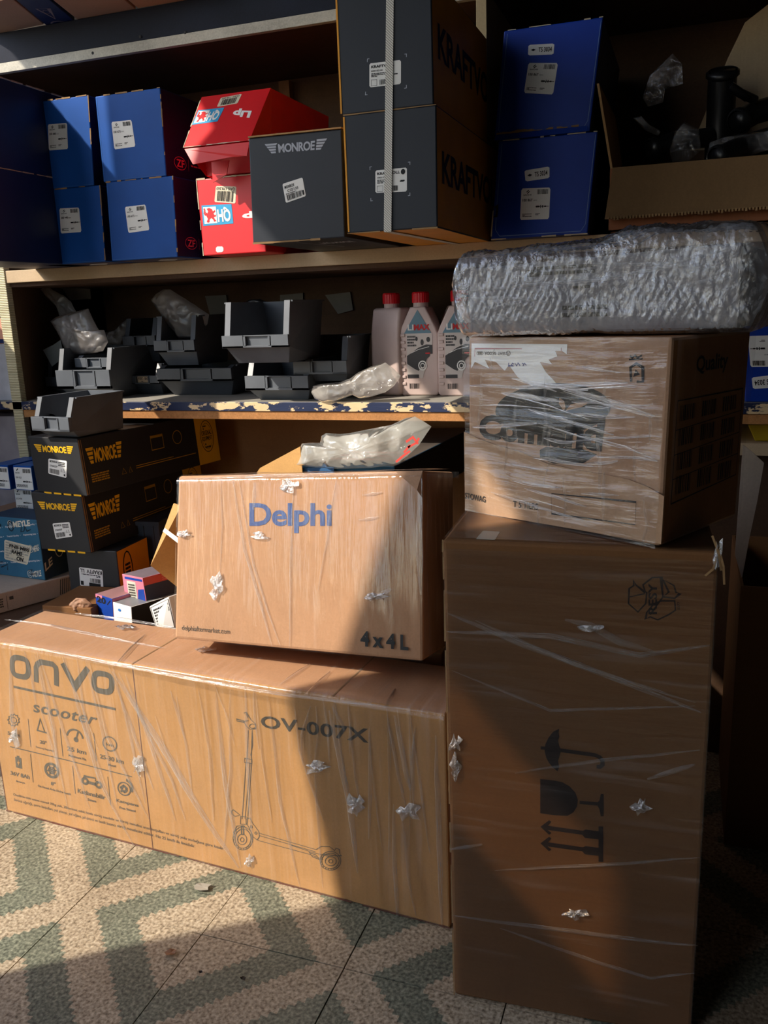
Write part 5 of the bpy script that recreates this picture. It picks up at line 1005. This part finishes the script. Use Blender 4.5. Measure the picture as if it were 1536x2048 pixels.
# ------------------------------------------------------------------ tall carton at right
a = math.radians(3.2); u, v = rotv(a); o0 = V((-.34, 1.215, .0015)); k = V((0, 0, .8275))
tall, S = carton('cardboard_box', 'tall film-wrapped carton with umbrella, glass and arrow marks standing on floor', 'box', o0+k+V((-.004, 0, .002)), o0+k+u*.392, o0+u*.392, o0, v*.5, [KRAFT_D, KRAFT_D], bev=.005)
s = S['front']; f = lambda a, b: Pp(a, b, s.c[0], s.n); n = s.n
r5 = lambda x, y: (860+x/2.272, 1000+y/2.272); r6 = lambda x, y: (860+x/2.272, 1500+y/2.272)
DI = flat('dark_handling_ink', (40, 30, 30), .7, .2, .1)
ink('handling_marks', DI, polys=[[r5(*p) for p in ((588, 1038), (560, 1052), (538, 1080), (524, 1110), (521, 1140), (528, 1170), (540, 1192), (556, 1212), (580, 1232), (588, 1210), (584, 1196), (582, 1184), (590, 1160), (596, 1135), (586, 1112), (582, 1092), (588, 1074), (584, 1056))],
    [r5(*p) for p in ((503, 1118), (524, 1120), (524, 1134), (503, 1132))], [r6(*p) for p in ((501, 131), (560, 137), (600, 145), (634, 164), (660, 192), (672, 226), (668, 256), (652, 282), (625, 298), (560, 295), (501, 286))], [r6(*p) for p in ((680, 230), (764, 236), (764, 252), (680, 244))], [r6(*p) for p in ((776, 199), (789, 199), (789, 300), (776, 300), (770, 268), (762, 254), (762, 236), (770, 228))]]+
    [[r6(x, y+d_) for x, y in ((502, 348), (541, 318), (552, 325), (536, 343), (696, 366), (706, 360), (766, 368), (766, 346), (787, 346), (787, 432), (766, 432), (766, 405), (704, 398), (692, 384), (535, 362), (552, 376), (541, 384))] for d_ in (0, 75)],
    lines=[[[r5(*p) for p in ((592, 1136), (750, 1158), (772, 1168), (784, 1184), (784, 1202), (772, 1212), (757, 1210))], .0065, False]], f=f, n=n, parent=tall)
RS = [[[r5(*p) for p in ((978, 418), (968, 385), (1010, 352), (1050, 350), (1058, 440), (1000, 520))], .0022, False], [[r5(*p) for p in ((1058, 360), (1108, 388), (1118, 420), (1136, 424), (1112, 446), (1060, 440), (1085, 418))], .0022, True], [[r5(*p) for p in ((978, 420), (935, 385), (925, 365), (926, 388), (905, 402), (902, 470), (945, 508), (980, 470), (985, 418))], .0022, True], [[r5(*p) for p in ((905, 440), (975, 425))], .0018, False], [[r5(*p) for p in ((1050, 458), (1112, 458), (1115, 500), (1085, 520), (1035, 544), (1000, 530), (980, 540), (985, 510), (1018, 470))], .0022, True]]
ink('recycling_mark', DI, lines=RS, texts=[([r5(992, 518), r5(992, 378), r5(1032, 378), r5(1032, 518)], 'RESY', .03), ([r5(1124, 498), r5(1124, 462), r5(1136, 462), r5(1136, 498)], '0377', .01)], f=f, n=n, parent=tall)
wrap('stretch_film', tall, [(s.at(0, .01), s.at(1, .01), n), (s.at(0, .985), s.at(1, .985), n)], .0015, .004, 40, 90, FILMX, (3, 14), 9, (.39, 1))
tp = S['top']; wrap('stretch_film', tall, [(tp.at(0, .02), tp.at(1, .02), tp.n), (tp.at(0, .45), tp.at(1, .45), tp.n)], .0006, .0018, 30, 14, FILMX, (3, 14), 10, (.39, 1), label='film over the top')
for pts, w_ in (([(894, 1226), (1050, 1290), (1200, 1345), (1402, 1425)], .010), ([(950, 1240), (1150, 1328), (1390, 1405)], .006), ([(894, 1262), (1100, 1272), (1280, 1310), (1420, 1290)], .010), ([(1130, 1240), (1180, 1250), (1240, 1284), (1310, 1304)], .012), ([(990, 1740), (1250, 1726), (1400, 1714)], .006), ([(905, 1830), (1150, 1862), (1320, 1884), (1395, 1890)], .008), ([(1000, 1855), (1200, 1925), (1300, 1955), (1390, 1945)], .007), ([(1295, 1558), (1350, 1540), (1390, 1528)], .009), ([(900, 1698), (965, 1688)], .007), ([(1030, 1545), (1200, 1520), (1400, 1500)], .006), ([(905, 1340), (1100, 1420), (1390, 1412)], .005)):
    fold(tall, f, pts, w_, .0025, None, n)
for a_ in ((912, 1486, 14, 22, 21), (912, 1530, 10, 26, 22), (1282, 1612, 20, 22, 23), (1152, 1824, 24, 10, 24), (1185, 1252, 34, 10, 25)): tuft(tall, f, *a_, n)
mb = MB()
for x0_, y0_, x1_, y1_ in ((1424, 1070, 1442, 1140), (1436, 1092, 1448, 1168), (1410, 1150, 1432, 1120)): ribbon(mb, [f(x0_, y0_)+n*.004, f((x0_+x1_)/2+4, (y0_+y1_)/2)+n*.008, f(x1_, y1_)+n*.003], .003, n)
obj('torn_edge', mb, EDGED, tall)
tuft(tall, f, 1436, 1110, 13, 44, 28, n, mat=TAPE)
worn(tall, [s.at(0, 1), s.at(0, 0)], .003, n, EDGED, 44, gap=.1)
sticker(tall, quad_px(lambda a, b: Pz(a, b, .8312), [(966, 1062), (1000, 1064), (990, 1080), (952, 1078)]), None, flat('dull_label', (188, 186, 172)), name='tape_label')

# ------------------------------------------------------------------ carton on it
a = math.radians(-28); u, v = rotv(a); o0 = V((-.351, 1.409, .8325)); k = V((0, 0, .295))
vw, S = carton('cardboard_box', 'torn film-wrapped carton with a black oval emblem standing on the tall carton', 'box', o0+k+u*.004, o0+k+u*.372, o0+u*.366, o0, v*.235, [KRAFT_G, board('shade_coloured_side_board', (150, 104, 66))], bev=.005)  # side board coloured darker to carry its shade
s = S['front']; f = lambda a, b: Pp(a, b, s.c[0], s.n); n = s.n
r2 = lambda x, y: (860+x/2.272, 420+y/2.272)
P2 = [r2(*p) for p in ((190, 606), (625, 610), (622, 655), (600, 640), (570, 640), (580, 665), (540, 680), (555, 700), (500, 690), (530, 740), (560, 770), (600, 820), (480, 810), (400, 760), (360, 705), (340, 730), (300, 690), (250, 680), (270, 720), (205, 690), (188, 720))]
mb = MB(); mb.add([f(*p)+n*.0006 for p in P2], [tuple(range(len(P2)))]); obj('torn_label', mb, PAPER, vw)
ink('label_rule', flat('red_rule', (176, 110, 110)), lines=[[[r2(205, 665), r2(206, 630), r2(420, 630)], .0012, False], [[r2(598, 625), r2(598, 640)], .001, False]], f=lambda a, b: f(a, b)+n*.0006, n=n, parent=vw)
ink('label_words', INKG, texts=[([r2(345, 660), r2(250, 658), r2(250, 643), r2(345, 645)], 'SEAT  SKODA', .01)], lines=[[[r2(358+9*math.cos(i*.63), 651+11*math.sin(i*.63)) for i in range(11)], .001, False], [[r2(352, 645), r2(357, 660), r2(362, 645)], .001, False]]+[[[r2(220+6*j+5*math.cos(i*.63), 651+7*math.sin(i*.63)) for i in range(11)], .0009, False] for j in range(4)], f=lambda a, b: f(a, b)+n*.0006, n=n, parent=vw)
ink('handwriting', flat('biro_ink', (70, 78, 140)), lines=[[[r2(*p) for p in pp], .0014, False] for pp in (((440, 706), (432, 696), (424, 708), (430, 700), (420, 696)), ((412, 708), (402, 694), (396, 708), (388, 696)), ((384, 700), (376, 696), (372, 706), (382, 708)), ((360, 694), (358, 708), (380, 708)))], f=lambda a, b: f(a, b)+n*.0006, n=n, parent=vw)
BK = flat('black_emblem_ink', (16, 17, 19), .6, .3, .1)
ov = [r2(560+262*math.cos(t), 905+118*math.sin(t)-.04*262*math.cos(t)) for t in [2*math.pi*i/40 for i in range(40)]]
ink('oval_emblem', BK, polys=[ov, [r2(*p) for p in ((500, 1090), (530, 1075), (690, 1085), (760, 1110), (700, 1150), (560, 1152), (500, 1125))]], f=f, n=n, parent=vw)
ink('emblem_leaf', KRAFT_G, polys=[[r2(*p) for p in ((610, 912), (588, 880), (590, 852), (612, 868), (618, 900))], [r2(*p) for p in ((618, 914), (640, 884), (685, 872), (728, 872), (690, 896), (640, 906))]], f=lambda a, b: f(a, b)+n*.0006, n=n, parent=vw)
ink('big_letters', BK, texts=[([r2(225, 930), r2(800, 940), r2(780, 1100), r2(222, 1040)], 'Comland', .05, .95)], f=f, n=n, parent=vw)
ink('corner_icon', BK, lines=[[[r2(*p) for p in ((915, 780), (912, 715), (938, 698), (968, 715), (968, 780), (940, 780))], .004, False], [[r2(905, 680), r2(968, 676)], .002, False], [[r2(910, 662), r2(920, 672), r2(932, 660), r2(944, 672), r2(964, 660)], .0025, False], [[r2(938, 730), r2(948, 745), r2(932, 752)], .003, True]], f=f, n=n, parent=vw)
tear = [(931, 863), (958, 876), (990, 888), (1040, 902), (1096, 926), (1150, 938), (1210, 948), (1260, 958), (1300, 974), (1331, 992)]
pt = [f(*p)+n*.004 for p in tear]+[f(1325, 1087)+n*.004, f(1180, 1062)+n*.004, f(933, 1020)+n*.004]
mb = MB().prism(pt, -n*.003); obj('torn_layer', mb, board('lighter_torn_layer', (176, 142, 112)), vw)['label'] = 'torn lower outer layer'
fo = lambda a, b: f(a, b)+n*.0045
ink('printed_words', INK, texts=[([(934, 984), (975, 992), (975, 1004), (934, 996)], 'STOWAG', .02), ([(1030, 1000), (1080, 1006), (1080, 1019), (1030, 1013)], 'T 5 TIERS', .02)], lines=[[[(1107, 986), (1107, 1026), (1274, 1048), (1276, 1003)], .0014, True]], f=fo, n=n, parent=vw)
rs = S['right']; mb = MB(); paint(mb, rs, [('l', [(.1, .2), (.94, .24), (.94, .7), (.1, .7)], .0016, True)]+[('l', [(.1, .2+.12*k), (.94, .24+.115*k)], .0012) for k in range(1, 4)]+[('b', .14+.27*j, .24+.12*k, .32+.27*j, .33+.115*k, 9) for j in range(3) for k in range(4)]+[('t', 'Quality', .3, .8, .7, .9, .02)]); obj('side_print', mb, INK, vw)
wrap('stretch_film', vw, [(s.at(0, .0), s.at(1, .0), n), (s.at(0, 1.0), s.at(1, 1.0), n)], .006, .012, 80, 60, film('tight_glossy_film', haze=.22, base_f=.03, scale=(5, 42, 1), rot=.16, rough=.07, bump=.8, lo=.54, hi=.72), (7, 12), 15, (.37, 1))
wrap('stretch_film', vw, [(rs.at(0, .0), rs.at(1, .0), rs.n), (rs.at(0, 1.0), rs.at(1, 1.0), rs.n)], .004, .008, 30, 40, FILM, (7, 12), 16, (.24, 1), label='film on the right side')
GLINT = film('film_painted_glint', haze=.8, base_f=.25, scale=(160, 18, 1), rough=.07, bump=.7, lo=.42, hi=.66, gloss=.25)  # whitened film, sky glints put into the colour of the folds
rr = random.Random(12); ff = lambda a, b: f(a, b)+n*.008
for kk in range(34):
    x = rr.uniform(940, 1200); y = rr.choice((rr.uniform(730, 800), rr.uniform(800, 930), rr.uniform(870, 1000))); l = rr.uniform(50, 200); sl2 = rr.choice((.05, .15, .3, -.06))
    fold(vw, ff, [(x, y), (x+l*.5, y+l*.5*sl2+rr.uniform(-4, 4)), (min(1322, x+l), y+l*sl2)], rr.uniform(.002, .008), .003, GLINT, n)
for kk in range(16):
    x = rr.uniform(960, 1310); y = rr.uniform(668, 1000); l = rr.uniform(40, 120); fold(vw, ff, [(x, y), (x+rr.uniform(-8, 8), y+l*.5), (x+rr.uniform(-12, 12), y+l)], rr.uniform(.003, .007), .003, None, n)

# ------------------------------------------------------------------ bubble-wrapped parcel on top
a = math.radians(-10); u, v = rotv(a)
b0 = V((-.352, 1.325, 1.1295)); Lx = .435; Dy = .29
core = MB(); hh = .118
core.hexa([b0+u*.02+v*.02+V((0, 0, .004)), b0+u*(Lx-.02)+v*.02+V((0, 0, .004)), b0+u*(Lx-.02)+v*.02+V((0, 0, hh)), b0+u*.02+v*.02+V((0, 0, hh-.014)), b0+u*.02+v*Dy+V((0, 0, .004)), b0+u*(Lx-.02)+v*Dy+V((0, 0, .004)), b0+u*(Lx-.02)+v*Dy+V((0, 0, hh)), b0+u*.02+v*Dy+V((0, 0, hh-.014))])
par = obj('wrapped_parcel', core, board('grey_parcel_board', (150, 148, 152)), None, b0+u*(Lx/2)+v*(Dy/2), bev=.004); tag(par, 'long bubble-wrapped parcel lying on the oval emblem carton', 'parcel')
cs = Surf(b0+u*.02+v*.02+V((0, 0, hh-.01)), b0+u*(Lx-.02)+v*.02+V((0, 0, hh-.01)), b0+u*(Lx-.02)+v*.02+V((0, 0, .004)), b0+u*.02+v*.02+V((0, 0, .004)), -v)
printed(par, 'printed_lines', INKG, cs, [('lines', .27, .8, .5, .95, 2), ('r', .24, .8, .29, .9), ('lines', .42, .6, .56, .66, 1), ('lines', .38, .2, .55, .4, 2)])
def wrapshape():
    mb = MB(); mb.uv = []; NU, NV = 210, 170
    def prof(t, H):      # rounded rectangle (y,z), t 0..1: bottom-back, bottom, front, top, back
        r = .03; w2, h2 = Dy+.01, H
        seg = [(w2-2*r), math.pi*r/2, (h2-2*r), math.pi*r/2, (w2-2*r), math.pi*r/2, (h2-2*r), math.pi*r/2]; T_ = sum(seg); d = t*T_
        for i, L_ in enumerate(seg):
            if d <= L_ or i == 7: break
            d -= L_
        q = d/L_
        if i == 0: return (w2-r-q*(w2-2*r), 0), (0, -1)
        if i == 1: an = -math.pi/2-q*math.pi/2; return (r+r*math.cos(an), r+r*math.sin(an)), (math.cos(an), math.sin(an))
        if i == 2: return (0, r+q*(h2-2*r)), (-1, 0)
        if i == 3: an = math.pi-q*math.pi/2; return (r+r*math.cos(an), h2-r+r*math.sin(an)), (math.cos(an), math.sin(an))
        if i == 4: return (r+q*(w2-2*r), h2), (0, 1)
        if i == 5: an = math.pi/2-q*math.pi/2; return (w2-r+r*math.cos(an), h2-r+r*math.sin(an)), (math.cos(an), math.sin(an))
        if i == 6: return (w2, h2-r-q*(h2-2*r)), (1, 0)
        an = -q*math.pi/2; return (w2-r+r*math.cos(an), r+r*math.sin(an)), (math.cos(an), math.sin(an))
    for i in range(NU+1):
        s_ = i/NU; e = min(s_, 1-s_)/.055; sh = math.sin(min(1, e)*math.pi/2)**.55 if e < 1 else 1
        H = .128+.008*math.sin(s_*3.2)+.014*max(0, min(1, (s_-.5)*12))
        for j in range(NV):
            (yy, zz), (ny, nz) = prof(j/NV, H)
            yy = Dy/2+(yy-Dy/2)*(.75+.25*sh); zz = H/2+(zz-H/2)*sh
            p = b0+u*(-.012+s_*(Lx+.03))+v*yy+V((0, 0, zz)); nn = v*ny+V((0, 0, nz))
            A_ = s_*(Lx+.03); B_ = j/NV*(2*(Dy+H)); bs = .0105
            row = math.floor(B_/(bs*.866)); cx_ = ((A_/bs+.5*(row % 2)) % 1-.5)*bs; cy_ = ((B_/(bs*.866)) % 1-.5)*bs*.866
            bub = max(0, 1-(cx_*cx_+cy_*cy_)/(.0046**2))**.5
            w_ = abs(fbm(p*11, 4))*.008-.003+noise.noise(p*5+V((3, 1, 7)))*.007+abs(fbm(V((A_*70, B_*30, 2)), 3))*.003
            k_ = max(0, min(1, .35+noise.noise(p*13)*1.7))
            off = .0045*bub*k_+w_
            if nz < -.7: off = min(off, .001)
            q = p+nn*off
            q.z = max(q.z, b0.z+.0006)
            mb.v.append(q); mb.uv.append((A_, B_))
    for i in range(NU):
        for j in range(NV):
            mb.f.append((i*NV+j, i*NV+(j+1) % NV, (i+1)*NV+(j+1) % NV, (i+1)*NV+j)); mb.m.append(0)
    mb.f.append(tuple(range(NV))[::-1]); mb.m.append(0); mb.f.append(tuple(range(NU*NV, (NU+1)*NV))); mb.m.append(0)
    return mb
obj('bubble_wrap', wrapshape(), film('bubble_wrap_plastic', haze=.4, base_f=.14, scale=(95, 60, 1), rot=.5, tint=(.92, .93, .96), rough=.2, bump=.45, lo=.46, hi=.68, gloss=.13), par, smooth=True)
nfw = -v; fbw = lambda a_, b_: Pp(a_, b_, b0-v*.012, -v)
for pts in ([(930, 585), (1050, 570), (1200, 560), (1330, 535), (1400, 528)], [(920, 600), (1000, 595), (1100, 605)], [(1180, 530), (1330, 528), (1460, 500)], [(1340, 580), (1400, 565), (1420, 560)]): fold(par, fbw, pts, .006, .003, None, nfw)

# ================================================================== RIGHT EDGE AND LEFT BAY
q = [Py(1487, 652, 2.16), Py(1600, 650, 2.16), Py(1600, 806, 2.16), Py(1490, 806, 2.16)]; q[2].z = q[3].z = ZBN+.0005
o, S = carton('blue_parts_box', 'dark royal blue box with upside-down labels on the counter right of the torn carton', 'box', *q, (0, .4, 0), [BLUET, NAVY])
f = lambda a, b: Py(a, b, 2.16)
sachs(o, quad_px(f, [(1566, 733), (1501, 734), (1496, 672), (1566, 670)]), '100 867'); sticker(o, quad_px(f, [(1562, 774), (1506, 778), (1503, 755), (1562, 748)]), [('t', 'TS 3034', .3, .28, .92, .72, .02)], r=.1)
o, S = carton('yellow_box', 'yellow box end under the counter at the right edge', 'box', *[Py(*p, 2.2) for p in ((1496, 850), (1600, 846), (1600, 882), (1510, 882))], (0, .3, 0), [flat('dull_yellow', (190, 160, 20)), flat('dull_yellow', (190, 160, 20))])
zb_ = min(S['front'].c[2].z, S['front'].c[3].z)
o = obj('support_plank', MB().box((.05, 2.17, zb_-.03), (.6, 2.6, zb_-.001)), WOODE); tag(o, 'wooden plank under the yellow box at the right edge', 'plank')
oc3 = empty('open_carton', (.36, 2.02, 0), 'dark open carton on the floor right of the tall carton, pale flap up', 'carton')
zc = .60
mb = MB()
for lo, hi in (((.12, 1.80, 0), (.6, 1.806, zc)), ((.12, 2.2, 0), (.6, 2.206, zc)), ((.12, 1.806, 0), (.126, 2.2, zc)), ((.594, 1.806, 0), (.6, 2.2, zc))): mb.box(lo, hi)
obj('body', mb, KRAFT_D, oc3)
obj('flap', MB().prism([Py(*p, 1.86) for p in ((1486, 890), (1500, 900), (1528, 926), (1515, 1000), (1498, 1080), (1484, 1158), (1470, 1110), (1478, 1000))], (0, .005, 0)), board('pale_flap', (200, 182, 164)), oc3)['label'] = 'pale flap standing up'
obj('sun_block_panel', MB().box((-.28, 2.21, 0), (1.2, 2.222, zb_-.031)), WOODD, unit)  # added to keep stray sun off the floor under the counter
obj('inner_side', MB().box((-.30, 2.21, 0), (-.28, YK, .885)), WOODD, unit)
# left bay beyond the post
PUR = flat('pale_mauve_pack', (188, 176, 190), .6); SAL = flat('salmon_pack', (206, 150, 128), .6); WP = flat('pale_wrapped_pack', (188, 188, 194), .35, .5, .2)
zc2 = ZBN+.0005
def leftpack(name, lab, cat, z0, z1, m, y0=2.16): 
    o_, S_ = carton(name, lab, cat, V((-2.36, y0, z1)), V((-2.0, y0, z1)), V((-2.0, y0, z0)), V((-2.36, y0, z0)), (-.035, .12, 0), [m, m]); return o_, S_
leftpack('wrapped_pack', 'pale grey wrapped pack on the counter left of the ridged post', 'pack', zc2, 1.112, WP)
leftpack('carton_stack_box', 'dark blue striped salmon box on the pale wrapped pack left of post', 'box', 1.1125, 1.19, SAL)
leftpack('carton_stack_box', 'mauve box with navy base, topmost left of the ridged post', 'box', 1.1905, 1.30, PUR)
for o_ in [x for x in D.objects if x.name.startswith('carton_stack_box')]:
    zz = 1.1125 if o_.location.z < 1.15 else 1.1905
    obj('navy_band', MB().box((-2.36, 2.158, zz+.002), (-1.999, 2.1605, zz+.014)), NAVY, o_)
leftpack('cardboard_box', 'pale mauve carton under the counter left of the ridged post', 'box', .3905, .88, flat('greyish_mauve_board', (170, 160, 164), .7, .3, .15), 2.2)

# ------------------------------------------------------------------ bits on the floor
def leaf(px, py, s_, lab, m, nm='dry_leaf'):
    c = Pz(px, py, .004); rr = random.Random(px); kk = 9
    P = [c+V((s_*rr.uniform(.6, 1.1)*math.cos(2*math.pi*i/kk), s_*.7*rr.uniform(.6, 1.1)*math.sin(2*math.pi*i/kk), .0005+.004*rr.random())) for i in range(kk)]
    mb = MB(); mb.add(P+[c+V((0, 0, .001))]+[p-V((0, 0, .0008)) for p in P], [(i, (i+1) % kk, kk) for i in range(kk)]+[(i, kk+1+i, kk+1+(i+1) % kk, (i+1) % kk) for i in range(kk)])
    o = obj(nm, mb, m, None, V((c.x, c.y, 0)), smooth=False); tag(o, lab, 'leaf' if nm == 'dry_leaf' else 'crumb')
leaf(342, 1906, .013, 'dry brown leaf scrap on the floor before the scooter carton', flat('dry_leaf_brown', (150, 108, 78)))
leaf(486, 1957, .006, 'dark crumb near the middle of the shaded floor', flat('dark_crumb', (40, 34, 30)), 'crumb')
leaf(402, 1946, .004, 'tiny dark crumb left of the middle crumb on floor', flat('dark_crumb', (40, 34, 30)), 'crumb')
leaf(405, 1774, .022, 'thin grey flake on the sunlit floor by the scooter carton', flat('grey_flake', (150, 144, 132)), 'floor_flake')
